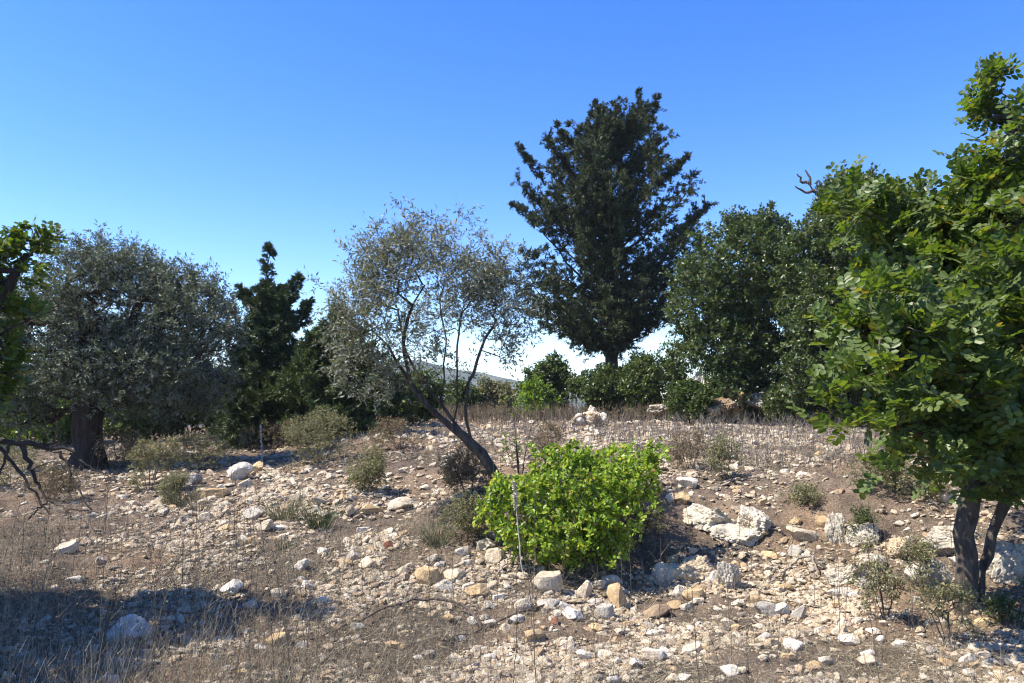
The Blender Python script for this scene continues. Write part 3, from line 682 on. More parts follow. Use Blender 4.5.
# the bright green bush
bb = G(575, 563); Yg = bb[1]; 
eg = [E(585, 497, Yg + .1, 52, 40, 60, 1.2), E(540, 520, Yg - .1, 44, 42, 50, 1.1), E(625, 480, Yg + .2, 30, 30, 40, 1), E(580, 535, Yg - .2, 50, 30, 45, 1), E(505, 505, Yg, 20, 25, 20, .6), E(570, 462, Yg + .2, 26, 16, 20, .8), E(640, 470, Yg + .2, 16, 14, 16, .7), E(605, 525, Yg, 32, 26, 40, .7), E(652, 460, Yg + .2, 12, 9, 12, .5), E(603, 452, Yg + .2, 15, 9, 12, .5), E(545, 462, Yg + .1, 16, 13, 14, .6), E(490, 522, Yg, 11, 15, 14, .5), E(520, 550, Yg - .1, 26, 16, 24, .7)]
sg = [np.array([bb - [0, 0, .05], W(575 + dx * .4, 530, Yg), W(575 + dx, 500, Yg + .1)]) for dx in (-60, -35, -10, 15, 35, 55)]
plant('green_bush', 'bright yellow green leafy bush at the foot of the leaning olive', 'bush', bb, sg, eg, 820, dict(k=3, tl=.10, m=7, ll=.042, lw=.027, out=.65, flat=.5, tm=T_OVAL, ups=.4), M['bark'], M['bright'], r_base=.014, expo=.4, step=.08, shell=.45, gap=.38, gs=.22, parts=('stem', 'foliage'), r_tip=.0018, flare=0)

# shrubs round the foot of the big cypress
grp = None
bush('lentisk_shrub', 'dark green shrub at the sky gap left of the tall cypress trunk', 545, 416, 50, 50, 260, 'shrubleaf', .07, .04, Yd=24, tl=.25, gs=.7, r_base=.03)
bush('lentisk_shrub', 'broad mid green shrub in front of the tall cypress trunk', 606, 417, 70, 48, 420, 'shrubleaf', .06, .035, Yd=22.5, tl=.25, gs=.7, r_base=.03)
bush('lentisk_shrub', 'rounded green shrub between the cypress trunk and the rock ledge', 658, 418, 72, 62, 480, 'shrubleaf', .06, .035, Yd=21.5, tl=.25, gs=.7, r_base=.03)
bush('lentisk_shrub', 'dark shrub growing on top of the rock ledge', 730, 408, 60, 60, 330, 'oak', .06, .035, Yd=18.6, tl=.25, gs=.7, r_base=.03)
bush('lentisk_shrub', 'small green shrub hiding the foot of the tall pale boulder', 692, 414, 44, 40, 200, 'shrubleaf', .055, .03, Yd=17.8, tl=.2, gs=.6, r_base=.02)
bush('lentisk_shrub', 'dark low shrub in deep shade under the broad oak', 810, 413, 90, 44, 330, 'oak', .06, .035, Yd=17.6, tl=.22, gs=.7, r_base=.03)
bush('lentisk_shrub', 'low dark shrub under the oaks behind the carob leaves', 890, 416, 100, 48, 330, 'oak', .06, .035, Yd=17.0, tl=.22, gs=.7, r_base=.03)
bush('lentisk_shrub', 'shrub behind the twin trunks of the near carob', 990, 470, 90, 60, 300, 'oak', .05, .03, Yd=9.6, tl=.16, gs=.5, r_base=.02)
# middle gap
bush('terrace_shrub', 'low green shrub in the gap under the leaning olive crown', 450, 420, 60, 32, 240, 'shrubleaf', .06, .035, Yd=24, tl=.2, gs=.7, r_base=.02)
bush('terrace_shrub', 'small pale green shrub between the olive stem and the sky gap', 498, 418, 44, 30, 180, 'sage', .06, .03, Yd=25, tl=.22, gs=.7, r_base=.02)
bush('terrace_shrub', 'light green sprouting shrub in the sky gap', 538, 417, 40, 32, 36, 'lime', .07, .04, Yd=21, tl=.2, gs=.7, r_base=.02)
bush('sapling', 'thin sapling with sparse light leaves rising beside the leaning olive', 520, 475, 44, 80, 16, 'lime', .024, .014, Yd=8.6, k=2, m=1, tl=.1, gs=.4, r_base=.014, nst=3, lift=.6, cat='sapling')
# green growth behind the left olive
for (px, py, w, h, Yd, mt, lb) in [(20, 452, 80, 46, 17, 'lime', 'light green bush left of the thick olive trunk'), (60, 448, 50, 40, 18, 'lime', 'yellow green bush directly behind the thick olive trunk'), (135, 450, 80, 50, 17, 'shrubleaf', 'green bush just to the right of the thick olive trunk'),
                                   (190, 452, 70, 60, 17.5, 'shrubleaf', 'shaded bush between the thick olive and the small cypress'), (-10, 450, 90, 80, 19, 'oak', 'dark bush at the far left edge behind the carob twigs'), (400, 428, 80, 46, 17, 'shrubleaf', 'green bush at the right foot of the juniper'),
                                   (240, 440, 100, 60, 19, 'oak', 'dark thicket bush behind the small cypress'), (310, 436, 90, 60, 18, 'oak', 'dark thicket bush between the small cypress and the juniper'), (90, 446, 110, 60, 22, 'oak', 'tall dark hedge bush far behind the thick olive trunk')]:
    bush('thicket_bush', lb, px, py, w, h, 300, mt, .06, .034, Yd=Yd, tl=.22, gs=.6, r_base=.02)
# grey and dry scrub on the slope
for (px, py, w, h, mt, lb, n) in [(365, 492, 38, 40, 'sage', 'round grey green cushion shrub on bare soil above the pale slab', 170), (320, 465, 80, 48, 'sage', 'olive brown scrubby bush in front of the small cypress', 300), (150, 492, 44, 44, 'sage', 'dusty grey bush beside the shaded stones by the thick olive', 170),
                                  (200, 470, 60, 34, 'sage', 'pale low scrub in the shade of the thick olive', 170), (120, 470, 46, 34, 'dryleaf', 'brown dry bush at the foot of the thick olive trunk', 140), (175, 505, 30, 26, 'sage', 'small pale leafed bush between stones under the thick olive', 90),
                                  (470, 500, 60, 46, 'dryleaf', 'dark dry thorny bush at the base of the leaning olive', 200), (465, 540, 50, 38, 'sage', 'straggly half dry bush left of the bright green bush', 120), (725, 482, 30, 42, 'sage', 'small upright weed standing alone at the terrace edge', 70),
                                  (545, 455, 30, 26, 'dryleaf', 'brown dead weed behind the bright green bush', 60), (690, 470, 40, 34, 'dryleaf', 'rusty brown dry weed on the terrace', 70), (640, 540, 60, 50, 'sage', 'straggly pale weeds on the bank right of the bright green bush', 130),
                                  (860, 538, 24, 26, 'shrubleaf', 'small dark green cushion growing on the split boulder', 40), (925, 594, 44, 40, 'sage', 'grey leafed plant against the boulder by the carob trunk', 40), (885, 620, 50, 64, 'sage', 'leafy grey green plant with upright shoots near the carob', 42),
                                  (950, 650, 60, 54, 'sage', 'spreading pale leafed plant in front of the carob trunks', 40), (870, 488, 60, 26, 'sage', 'low grey scrub at the terrace edge under the carob leaves', 130), (800, 505, 36, 16, 'sage', 'tiny grey cushion plant beside the tilted slab', 60),
                                  (920, 500, 50, 24, 'sage', 'grey scrub on top of the reddish bank', 110), (50, 500, 50, 30, 'dryleaf', 'dry brown scrub under the bare carob branches', 110), (10, 488, 60, 34, 'sage', 'dusty scrub at the left edge under the bare branches', 120),
                                  (270, 455, 60, 30, 'dryleaf', 'dry scrub in front of the small cypress trunk', 130), (1015, 620, 60, 60, 'oak', 'dark shaded shoots right of the carob trunks', 50), (400, 450, 60, 26, 'dryleaf', 'dry brown scrub along the back of the slope', 120)]:
    bush('dry_scrub', lb, px, py, w, h, int(n * 1.5), mt, .024, .009, k=3, m=9, tl=.09, gs=.3, r_base=.008, barkm='darkwood', gap=.4, cat='shrub')

# grass tufts with green in them
def tuft(label, px, py, w, h, n=160, mat='sage', name='grass_tuft'):
    bb = G(px, py); s = bb[1] / FPX
    a = rng.uniform(0, 6.28, n); r = rng.random(n) ** .5 * w * s * .3
    P = np.stack([np.cos(a) * r, np.sin(a) * r, np.zeros(n) - .01], -1)
    D = unit(np.stack([np.cos(a) * .5, np.sin(a) * .5, np.ones(n)], -1) + rng.normal(size=(n, 3)) * .25)
    V, F = strands(P, D, h * s * rng.uniform(.5, 1.1, n), .0022, .12, 3, .15)
    link(name, np_mesh(name, V, F, M[mat]), label=label, cat='grass tuft', loc=bb)
for a in [('yellow green grass tuft beside the pale stones mid slope', 320, 530, 30, 36, 190, 'shrubleaf'), ('thin grass tuft left of the mid slope tuft', 285, 522, 34, 48, 170), ('dry grass tuft above the tilted white slab', 185, 505, 26, 30), ('golden grass tuft by the shaded stones', 200, 512, 26, 22, 140, 'straw'),
          ('pale grass tuft at the foot of the straggly bush', 437, 545, 34, 40, 170), ('small green grass tuft low on the slope', 285, 552, 16, 22, 80, 'shrubleaf')]:
    tuft(*a)

# ------------------------------------------------------------------ rocks
def ico(sub):
    t = (1 + 5 ** .5) / 2
    v = [(-1, t, 0), (1, t, 0), (-1, -t, 0), (1, -t, 0), (0, -1, t), (0, 1, t), (0, -1, -t), (0, 1, -t), (t, 0, -1), (t, 0, 1), (-t, 0, -1), (-t, 0, 1)]
    f = [(0, 11, 5), (0, 5, 1), (0, 1, 7), (0, 7, 10), (0, 10, 11), (1, 5, 9), (5, 11, 4), (11, 10, 2), (10, 7, 6), (7, 1, 8), (3, 9, 4), (3, 4, 2), (3, 2, 6), (3, 6, 8), (3, 8, 9), (4, 9, 5), (2, 4, 11), (6, 2, 10), (8, 6, 7), (9, 8, 1)]
    v = [list(unit(np.array(q, float))) for q in v]
    for _ in range(sub):
        c = {}; nf = []
        def mid(a, b):
            k = (min(a, b), max(a, b))
            if k not in c: c[k] = len(v); v.append(list(unit((np.array(v[a]) + np.array(v[b])) / 2)))
            return c[k]
        for a, b, d in f:
            x, y, z = mid(a, b), mid(b, d), mid(d, a); nf += [(a, x, z), (b, y, x), (d, z, y), (x, y, z)]
        f = nf
    return np.array(v), np.array(f)
ICO5, ICO4, ICO3, ICO1, ICO0 = ico(5), ico(4), ico(3), ico(1), ico(0)
def rock_shape(seed, icos, planes=11, pit=.05, sharp=True):
    r_ = np.random.default_rng(seed); D, F = icos
    n = unit(r_.normal(size=(planes, 3))); dist = r_.uniform(.5, .8, planes); n = unit(n * np.array([1, 1, 1.5]))
    q = D @ n.T; rr = np.where(q > .05, dist[None] / np.maximum(q, .05), 9).min(1); rr = np.minimum(rr, 1.15)
    V = D * rr[:, None]
    if pit:
        V = V + D * (pit * fbm(V * 2.3 + seed, 4, seed % 50, .6))[:, None]
        V = V - D * (pit * 1.2 * np.maximum(0, fbm(V * 5.5 + seed, 2, seed % 40 + 3) - .25))[:, None]
    V = V / np.abs(V).max(0)
    return V, F
LIB = [np_mesh('limestone_rock', *rock_shape(100 + i, ICO4 if i < 8 else ICO3, 9 + i % 5, .035), M['rock'], False) for i in range(16)]
KARST = []
for i in range(6):
    V, F = rock_shape(300 + i, ICO5, 10, .10); V = V * (1 + .12 * fbm(V * 2.2 + i, 3, i) - .16 * np.maximum(0, .5 - np.abs(fbm(V * 3.5 + i, 3, i + 60)) * 2.2))[:, None] ; KARST.append(np_mesh('rock_outcrop', V, F, M['outcrop'], False))
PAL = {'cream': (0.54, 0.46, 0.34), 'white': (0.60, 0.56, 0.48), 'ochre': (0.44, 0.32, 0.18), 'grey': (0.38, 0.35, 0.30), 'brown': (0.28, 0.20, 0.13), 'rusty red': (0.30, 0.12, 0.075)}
def rock(px, py, w, h, colour, label, name='limestone_rock', cat='rock', mesh=None, group=None, sink=.3, depth=None, pos=None, rot=None):
    bb = G(px, py + h * .35) if pos is None else pos; s = bb[1] / FPX
    me = mesh or LIB[int(rng.integers(len(LIB)))]
    o = link(name, me, label=label, cat=cat, group=group, loc=bb + np.array([0, 0, h * s * (.5 - sink)]))
    o.scale = (w * s / 2, (depth if depth else w * .7) * s / 2 * rng.uniform(.85, 1.1), h * s / 2 * 1.15)
    o.rotation_euler = rot if rot is not None else (rng.uniform(-.25, .25), rng.uniform(-.25, .25), rng.uniform(-.5, .5))
    c = np.array(PAL[colour]) * rng.uniform(.88, 1.08); c = c * ((.8, .78, .74) if name == 'rock_outcrop' else (1, 1, 1)); o.color = (*[float(q) for q in c], 1)
    return o
for a in [(545, 582, 36, 26, 'cream', 'large pale wedge shaped rock just below the bright green bush'), (619, 596, 24, 32, 'ochre', 'upright ochre rock standing below the right side of the bright green bush'), (571, 613, 26, 12, 'white', 'flat white stone left of the upright ochre rock'),
          (604, 612, 20, 20, 'grey', 'grey white block touching the upright ochre rock'), (556, 621, 10, 10, 'rusty red', 'small rusty red stone in the pale rubble'), (526, 605, 24, 14, 'cream', 'cream stone lying just left of the long dark stick end'), (551, 602, 28, 13, 'grey', 'flat grey stone under the pale wedge shaped rock'),
          (585, 590, 22, 20, 'cream', 'rough cream block between the wedge shaped and upright rocks'), (600, 585, 18, 10, 'cream', 'smooth pale stone above the upright ochre rock'), (597, 627, 18, 9, 'ochre', 'low ochre stone below the grey white block'), (658, 610, 40, 16, 'brown', 'long low brown ledge stone right of the upright rock'),
          (233, 588, 24, 16, 'white', 'white and grey rock alone among the dry stems'), (127, 627, 46, 24, 'white', 'large white rock at the edge of the deep shade'), (403, 502, 36, 14, 'cream', 'flat pale slab on bare soil above the slope'), (370, 508, 26, 12, 'ochre', 'flat brownish slab left of the pale slab'),
          (349, 511, 12, 13, 'cream', 'small squarish stone next to the brownish slab'), (240, 472, 30, 20, 'white', 'tilted white slab at the slope crest by the pale flower stalk'), (257, 467, 18, 13, 'ochre', 'ochre stone on the slope crest against the tilted slab'), (247, 484, 18, 8, 'cream', 'thin flat stone below the tilted slab'),
          (205, 517, 18, 16, 'cream', 'blocky cream stone below the thick olive shade'), (254, 514, 26, 14, 'grey', 'grey rock left of the mid slope grass tuft'), (318, 501, 24, 10, 'cream', 'flat cream stone behind the mid slope grass tuft'), (212, 494, 36, 12, 'ochre', 'long brown flat stone at the edge of the olive shade'),
          (267, 524, 20, 12, 'cream', 'cream stone right of the grey rock'), (324, 551, 14, 11, 'white', 'bright white stone low in the middle of the slope'), (345, 562, 17, 8, 'ochre', 'smooth ochre stone in the middle of the slope'), (367, 563, 18, 11, 'cream', 'pale rough stone next to the smooth ochre stone'),
          (389, 546, 12, 10, 'rusty red', 'reddish stone between pale stones on the slope'), (376, 541, 12, 10, 'cream', 'cream stone just left of the reddish stone'), (398, 546, 12, 8, 'cream', 'cream stone just right of the reddish stone'), (426, 575, 26, 22, 'ochre', 'dark shadowed ochre chunk in the stone cluster left of the bush'),
          (404, 570, 18, 12, 'cream', 'cream stone at the left end of the stone cluster'), (497, 553, 24, 22, 'cream', 'pale block at the left foot of the bright green bush'), (465, 551, 20, 13, 'grey', 'grey stone left of the pale block'), (480, 547, 12, 10, 'cream', 'small stone between the grey stone and pale block'),
          (457, 573, 26, 18, 'cream', 'cream boulder stone in the cluster left of the bush'), (478, 592, 26, 14, 'ochre', 'ochre rimmed stone below the stone cluster'), (306, 586, 14, 12, 'white', 'small white stone with dark shade under it'), (277, 592, 18, 10, 'cream', 'pale stone partly hidden by thin stems'),
          (690, 482, 28, 11, 'white', 'white topped ledge stone at the terrace edge'), (682, 498, 20, 14, 'ochre', 'ochre block under the terrace edge ledge stone'), (672, 497, 12, 14, 'cream', 'narrow cream block under the terrace edge ledge stone'), (803, 534, 42, 16, 'cream', 'long tilted slab beside the split boulder'),
          (796, 521, 13, 9, 'ochre', 'small square ochre stone above the tilted slab'), (824, 520, 18, 14, 'ochre', 'ochre stone left of the split boulder'), (841, 491, 13, 9, 'brown', 'dark rounded stone on the terrace edge'), (790, 497, 9, 6, 'ochre', 'small ochre stone at the terrace rim'), (764, 502, 12, 7, 'ochre', 'brown ochre stone above the pitted outcrop'),
          (765, 608, 34, 18, 'grey', 'broad grey stone at the foot of the bare earth slope'), (757, 600, 22, 14, 'ochre', 'ochre stone resting on the broad grey stone'), (800, 612, 18, 14, 'grey', 'grey knobbly stone right of the broad grey stone'), (839, 592, 24, 9, 'white', 'flat white stone below the curved pale stick'),
          (850, 540, 14, 9, 'cream', 'small cream stone at the foot of the split boulder'), (770, 555, 18, 9, 'ochre', 'ochre stone half buried in bare earth'), (795, 552, 16, 12, 'grey', 'small grey stones knot on the bare earth'), (690, 650, 26, 14, 'cream', 'cream stone in the nearest rubble under the bank'), (650, 655, 34, 16, 'white', 'broad white stone in the nearest rubble'),
          (585, 655, 20, 12, 'white', 'white stone directly below the red stone'), (545, 660, 18, 10, 'cream', 'oval cream stone in the near rubble'), (605, 655, 18, 11, 'cream', 'cream oval stone beside the white near stone'), (572, 652, 10, 14, 'cream', 'narrow upright cream stone in the near rubble'), (612, 679, 16, 10, 'white', 'white stone cut by the lower edge of the view'),
          (870, 660, 26, 14, 'cream', 'pale stone in front of the leafy grey green plant'), (850, 640, 22, 14, 'white', 'white stone in the rubble left of the leafy plant'), (8, 678, 22, 14, 'cream', 'cream stone in the near left corner'), (50, 672, 36, 14, 'brown', 'brown flat stone by the near left corner'), (112, 680, 26, 12, 'white', 'white stone low in the grass near the left corner'),
          (180, 620, 14, 9, 'white', 'small white stone right of the large white rock'), (66, 488, 8, 7, 'cream', 'small bright stone left of the thick olive trunk'), (135, 504, 22, 9, 'cream', 'flat bright stone in the olive shade edge'), (162, 500, 18, 9, 'grey', 'grey stone in the olive shade edge'), (190, 480, 30, 14, 'grey', 'shaded grey boulder stone under the thick olive'),
          (930, 574, 44, 34, 'grey', 'grey boulder leaning against the carob trunk'), (960, 560, 24, 16, 'white', 'white stone behind the carob trunk base')]:
    rock(*a)
# outcrops
for px, py, w, h, mi, lb in [(715, 517, 62, 26, 0, 'pitted white limestone outcrop on the bank below the terrace'), (755, 520, 50, 34, 1, 'taller right half of the pitted outcrop on the bank'), (740, 533, 60, 14, 2, 'low front edge of the pitted outcrop on the bank'), (838, 527, 24, 38, 3, 'pale split boulder half on the bank left of the carob leaves'),
                             (862, 530, 36, 34, 4, 'dark half of the split boulder with a green cushion on it'), (700, 568, 60, 34, 5, 'low dark pitted outcrop right of the bright green bush'), (728, 575, 30, 38, 1, 'knobbly pale end of the low dark outcrop'), (668, 572, 34, 26, 2, 'left end of the low dark outcrop beside the shade'),
                             (850, 572, 50, 20, 0, 'broad flat outcrop below the split boulder'), (875, 562, 34, 20, 3, 'upper lump of the broad flat outcrop'), (905, 545, 40, 24, 5, 'ochre ledge in the reddish bank behind the carob'), (960, 535, 60, 34, 4, 'rock ledge seen between the twin carob trunks'), (1015, 560, 60, 50, 2, 'rock ledge in shade right of the carob trunks')]:
    rock(px, py, w, h, 'white' if mi != 5 else 'cream', lb, 'rock_outcrop', 'outcrop', KARST[mi], sink=.32)
# ledge behind the terrace
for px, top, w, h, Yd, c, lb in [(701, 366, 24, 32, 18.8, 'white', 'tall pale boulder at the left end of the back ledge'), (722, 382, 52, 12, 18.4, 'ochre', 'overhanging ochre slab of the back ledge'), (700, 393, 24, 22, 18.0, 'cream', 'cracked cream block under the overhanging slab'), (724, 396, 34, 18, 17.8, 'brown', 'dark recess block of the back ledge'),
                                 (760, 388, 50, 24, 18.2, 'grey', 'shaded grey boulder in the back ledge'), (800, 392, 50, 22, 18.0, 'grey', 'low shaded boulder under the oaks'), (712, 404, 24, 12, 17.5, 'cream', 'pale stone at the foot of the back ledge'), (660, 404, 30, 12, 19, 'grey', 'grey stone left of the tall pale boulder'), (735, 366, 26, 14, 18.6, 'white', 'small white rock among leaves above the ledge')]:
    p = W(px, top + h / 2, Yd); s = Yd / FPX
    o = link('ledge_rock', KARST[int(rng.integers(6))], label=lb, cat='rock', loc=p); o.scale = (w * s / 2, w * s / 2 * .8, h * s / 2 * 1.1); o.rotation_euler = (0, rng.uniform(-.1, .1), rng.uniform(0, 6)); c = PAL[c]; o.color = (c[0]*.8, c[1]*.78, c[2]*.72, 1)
    if top + h < 404:   # footing reaching the ground so nothing hovers
        z0 = float(height(p[0], p[1])); dz = (p[2] - z0)
        if dz > h * s / 2: o.location.z = (p[2] + h * s / 2 + z0) / 2; o.scale.z = (p[2] + h * s / 2 - z0) / 2 * 1.15
# stone pile by the cypress
for k in range(34):
    a, r = rng.uniform(0, 6.28), rng.random() ** .5; z = (1 - r) * .42
    c0 = W(590, 415, 18.0); c0[2] = float(height(c0[0], c0[1]))
    p = c0 + np.array([math.cos(a) * r * .42, math.sin(a) * r * .4 - .1, z * rng.uniform(.55, 1)])
    cc = ['cream', 'white', 'ochre'][k % 3]
    lv = 'on the top of' if r < .35 else 'halfway down' if r < .75 else 'at the rim of'; sdn = 'left side' if math.cos(a) < -.4 else 'right side' if math.cos(a) > .4 else 'front' if math.sin(a) < 0 else 'back'
    rock(0, 0, rng.uniform(6, 12), rng.uniform(5, 9), cc, f'{cc} stone {lv} the stone heap below the tall cypress, {sdn}', 'pile_stone', 'stone', LIB[8 + k % 8], 'stones heaped at the foot of the tall cypress', pos=p, sink=.1)
# loose stones: chosen by hand-painted density over the slope
def dens(px, py):
    blobs = [(560, 620, 90, 40, 1.6), (640, 640, 120, 40, 1.2), (700, 590, 60, 25, 1.4), (790, 620, 60, 30, 1.3), (350, 560, 80, 30, 1.0), (430, 570, 60, 22, 1.4), (230, 510, 60, 25, 1.1), (880, 580, 60, 30, 1.0), (980, 650, 40, 20, 1.5),
             (320, 500, 60, 20, .8), (760, 450, 90, 14, .5), (200, 560, 100, 30, .6), (300, 640, 140, 40, .45), (100, 500, 60, 20, .6), (860, 655, 60, 24, 1.0), (670, 480, 40, 14, .6)]
    r = .22
    for x, y, a, b, w in blobs: r += w * math.exp(-((px - x) / a) ** 2 - ((py - y) / b) ** 2)
    r *= 1 - .8 * math.exp(-((px - 765) / 50) ** 2 - ((py - 570) / 18) ** 2)
    return r
ANCH = [(545, 582, 'the large pale wedge shaped rock'), (619, 596, 'the upright ochre rock'), (556, 621, 'the small rusty red stone'), (658, 610, 'the long brown ledge stone'), (233, 588, 'the white and grey rock'),
        (127, 627, 'the large white rock'), (403, 502, 'the flat pale slab'), (240, 472, 'the tilted white slab'), (254, 514, 'the grey rock mid slope'), (320, 525, 'the yellow green tuft'), (389, 546, 'the reddish slope stone'),
        (426, 575, 'the dark ochre chunk'), (497, 553, 'the pale block by the bush'), (690, 482, 'the white topped ledge stone'), (755, 520, 'the tall pitted outcrop'), (838, 527, 'the split boulder'), (700, 568, 'the dark pitted outcrop'),
        (765, 608, 'the broad grey stone'), (800, 580, 'the curved pale stick'), (850, 572, 'the broad flat outcrop'), (930, 574, 'the boulder by the trunk'), (965, 610, 'the carob trunks'), (885, 620, 'the leafy grey green plant'),
        (650, 655, 'the broad white near stone'), (585, 655, 'the white stone under the red one'), (440, 609, 'the long arching stick'), (725, 475, 'the lone upright weed'), (90, 475, 'the thick olive trunk'), (505, 485, 'the leaning olive trunk'),
        (870, 660, 'the pale stone before the plant'), (365, 480, 'the grey cushion shrub'), (50, 505, 'the drooping bare branches'), (8, 678, 'the near left corner'), (293, 680, 'the long leaning dark weed'), (1020, 676, 'the near right corner'), (180, 480, 'the shaded grey boulder'), (800, 450, 'the low carob leaves')]
_used = {}
def where(px, py, kind):
    """words that say where a small thing lies, from the nearest thing one can find"""
    opts = sorted(ANCH, key=lambda a: (a[0] - px) ** 2 + 2.2 * (a[1] - py) ** 2)[:4]
    best = None
    for far_ in range(4):
        a = opts[far_]; dx, dy = px - a[0], py - a[1]
        v = 'below' if dy > 0 else 'above'; h_ = 'right' if dx > 0 else 'left'
        if abs(dx) > 2.2 * abs(dy): d = f'to the {h_} of'
        elif abs(dy) > 1.3 * abs(dx): d = v
        else: d = f'{v} and {h_} of'
        D = math.hypot(dx, dy); q = 'close ' if D < 22 else '' if D < 48 else 'well '
        t = f'{q}{d} {a[2]}'
        if best is None: best = t
        if (kind, t) not in _used: _used[(kind, t)] = 1; return t
    return best
cnt_ = 0
cand = []
while len(cand) < 900:
    px, py = rng.uniform(-40, 1064), rng.uniform(425, 690)
    if rng.random() < dens(px, py) / 1.8: cand.append((px, py))
szs = np.clip(rng.lognormal(2.2, .42, 900), 5, 26)
Gc = [G(*c) for c in cand]
sel = np.argsort([-s_ * (.6 + .4 * (7 / g[1])) for s_, g in zip(szs, Gc)])[:170]
for i in sel:
    px, py = cand[i]; g = Gc[i]; w = szs[i] * min(1.0, 6.5 / g[1])
    col = ['cream', 'cream', 'white', 'white', 'ochre', 'grey'][int(rng.integers(6))]
    size = 'small' if w * g[1] / FPX < .11 else 'fist sized' if w * g[1] / FPX < .16 else 'larger'
    lb = f'{size} {col} stone ' + where(px, py, size + col)
    rock(px, py, w, w * rng.uniform(.4, .65), col, lb, 'limestone_stone', 'stone', LIB[int(rng.integers(16))], 'loose limestone stones on the slope', pos=g, sink=.36)

def gravel(n=80000):
    lib = [rock_shape(500 + i, ICO1 if i < 4 else ICO0, 9, 0) for i in range(10)]
    # positions uniform in picture rows so near ground is dense
    px = rng.uniform(-60, 1084, n * 5); d = np.exp(rng.uniform(math.log(3.4), math.log(24), n * 5)); x = (px - CX) / FPX * d
    py = 400 + (EYE - height(x, d, False)) / d * FPX
    dn = np.full(len(px), .2)
    for bx, by, a, b_, w in [(560, 620, 110, 50, 1.2), (640, 650, 160, 50, 1.), (700, 590, 70, 30, 1.2), (790, 620, 80, 40, 1.), (350, 560, 90, 40, 1.0), (430, 570, 70, 30, 1.2), (240, 510, 80, 30, 1.), (880, 590, 80, 40, .8), (980, 650, 60, 30, 1.2), (300, 630, 200, 60, .45), (260, 495, 90, 22, .5), (760, 445, 160, 18, .6), (200, 560, 120, 40, .5), (600, 445, 120, 14, .4)]:
        dn += w * np.exp(-((px - bx) / a) ** 2 - ((py - by) / b_) ** 2)
    pt = fbm(xyz(x, d) * 1.7, 3, 77); dn *= np.clip(.7 + 1.5 * pt, .05, 2.4)
    keep = np.where(rng.random(len(px)) < dn / 1.9)[0][:n]
    x, d = x[keep], d[keep]; z = height(x, d)
    sz = np.clip(rng.lognormal(-4.2, .62, len(x)), .005, .055) * np.clip(d / 7, .8, 1.8)
    Vs, Fs = [], []; off = 0
    which = np.where(sz > .022, rng.integers(0, 4, len(x)), rng.integers(4, 10, len(x)))
    for k in range(10):
        idx = np.where(which == k)[0]; V0, F0 = lib[k]; m = len(idx)
        ang = rng.uniform(0, 6.28, m); sc = sz[idx][:, None] * np.stack([np.ones(m), rng.uniform(.5, 1, m), rng.uniform(.3, .7, m)], -1)
        V = V0[None] * sc[:, None]; ca, sa = np.cos(ang)[:, None], np.sin(ang)[:, None]; til = rng.uniform(-.4, .4, m)[:, None]
        xx, yy, zz = V[..., 0], V[..., 1], V[..., 2]
        zz = zz + xx * til; V = np.stack([xx * ca - yy * sa, xx * sa + yy * ca, zz], -1)
        V = V + np.stack([x[idx], d[idx], z[idx] + sz[idx] * .15], -1)[:, None]
        F = (np.arange(m) * len(V0))[:, None, None] + F0[None] + off
        Vs.append(V.reshape(-1, 3)); Fs.append(F.reshape(-1, 3)); off += m * len(V0)
    link('gravel', np_mesh('gravel', np.concatenate(Vs), np.concatenate(Fs), M['gravel']), kind='stuff', label='loose pale limestone chips scattered over the whole slope', cat='gravel')
gravel()

# ------------------------------------------------------------------ litter and dry grass
def litter(n=300000):
    px = rng.uniform(-80, 1104, n); d = np.exp(rng.uniform(math.log(3.2), math.log(16), n)); x = (px - CX) / FPX * d
    py = 400 + (EYE - height(x, d, False)) / d * FPX
    dn = .15 + 1.1 * np.clip((650 - px) / 500, 0, 1) * np.clip((py - 500) / 80, 0, 1) + .5 * np.clip((py - 600) / 40, 0, 1) + .5 * np.exp(-((py - 460) / 22) ** 2)
    dn *= np.clip(.9 + 1.2 * fbm(xyz(x, d) * 1.3, 3, 55), .1, 2)
    k = rng.random(n) < dn; x, d = x[k], d[k]; m = len(x); z = height(x, d)
    P = np.stack([x, d, z + rng.uniform(-.005, .02, m)], -1)
    D = unit(np.stack([rng.normal(size=m), rng.normal(size=m), rng.normal(size=m) * .35 + .12], -1))
    V, F = strands(P, D, rng.uniform(.03, .14, m) * np.clip(d / 7, .9, 1.6), .0013 * np.clip(d / 6, .8, 2), .25, 2, .1)
    link('dry_litter', np_mesh('dry_litter', V, F, M['straw']), kind='stuff', label='matted grey dry grass and fallen twigs covering the slope', cat='dry grass')
litter()
def stalks(name, label, n, pxr, dr, hr, densf, mat, r=.0016, lean=.14, side=3):
    px = rng.uniform(*pxr, n); d = np.exp(rng.uniform(math.log(dr[0]), math.log(dr[1]), n)); x = (px - CX) / FPX * d
    py = 400 + (EYE - height(x, d, False)) / d * FPX; k = rng.random(n) < densf(px, py, x, d); x, d = x[k], d[k]; m = len(x); z = height(x, d)
    P = np.stack([x, d, z - .01], -1); D = unit(np.stack([rng.normal(size=m) * lean, rng.normal(size=m) * lean, np.ones(m)], -1)); L = rng.uniform(*hr, m)
    g = [strands(P, D, L, r * np.clip(d / 6, .8, 2.4), .1, 3)]
    P2 = np.repeat(P, side, 0); D2 = np.repeat(D, side, 0); L2 = np.repeat(L, side); t = rng.uniform(.35, .95, len(P2)); a = rdir(len(P2)); a[:, 2] = np.abs(a[:, 2]) + .5
    g.append(strands(P2 + D2 * (L2 * t)[:, None], a, L2 * rng.uniform(.08, .25, len(P2)), r * .7 * np.clip(d[0] / 6, .8, 2), .1, 1))
    V, F = cat_geo(g)
    link(name, np_mesh(name, V, F, M[mat]), kind='stuff', label=label, cat='dry grass')
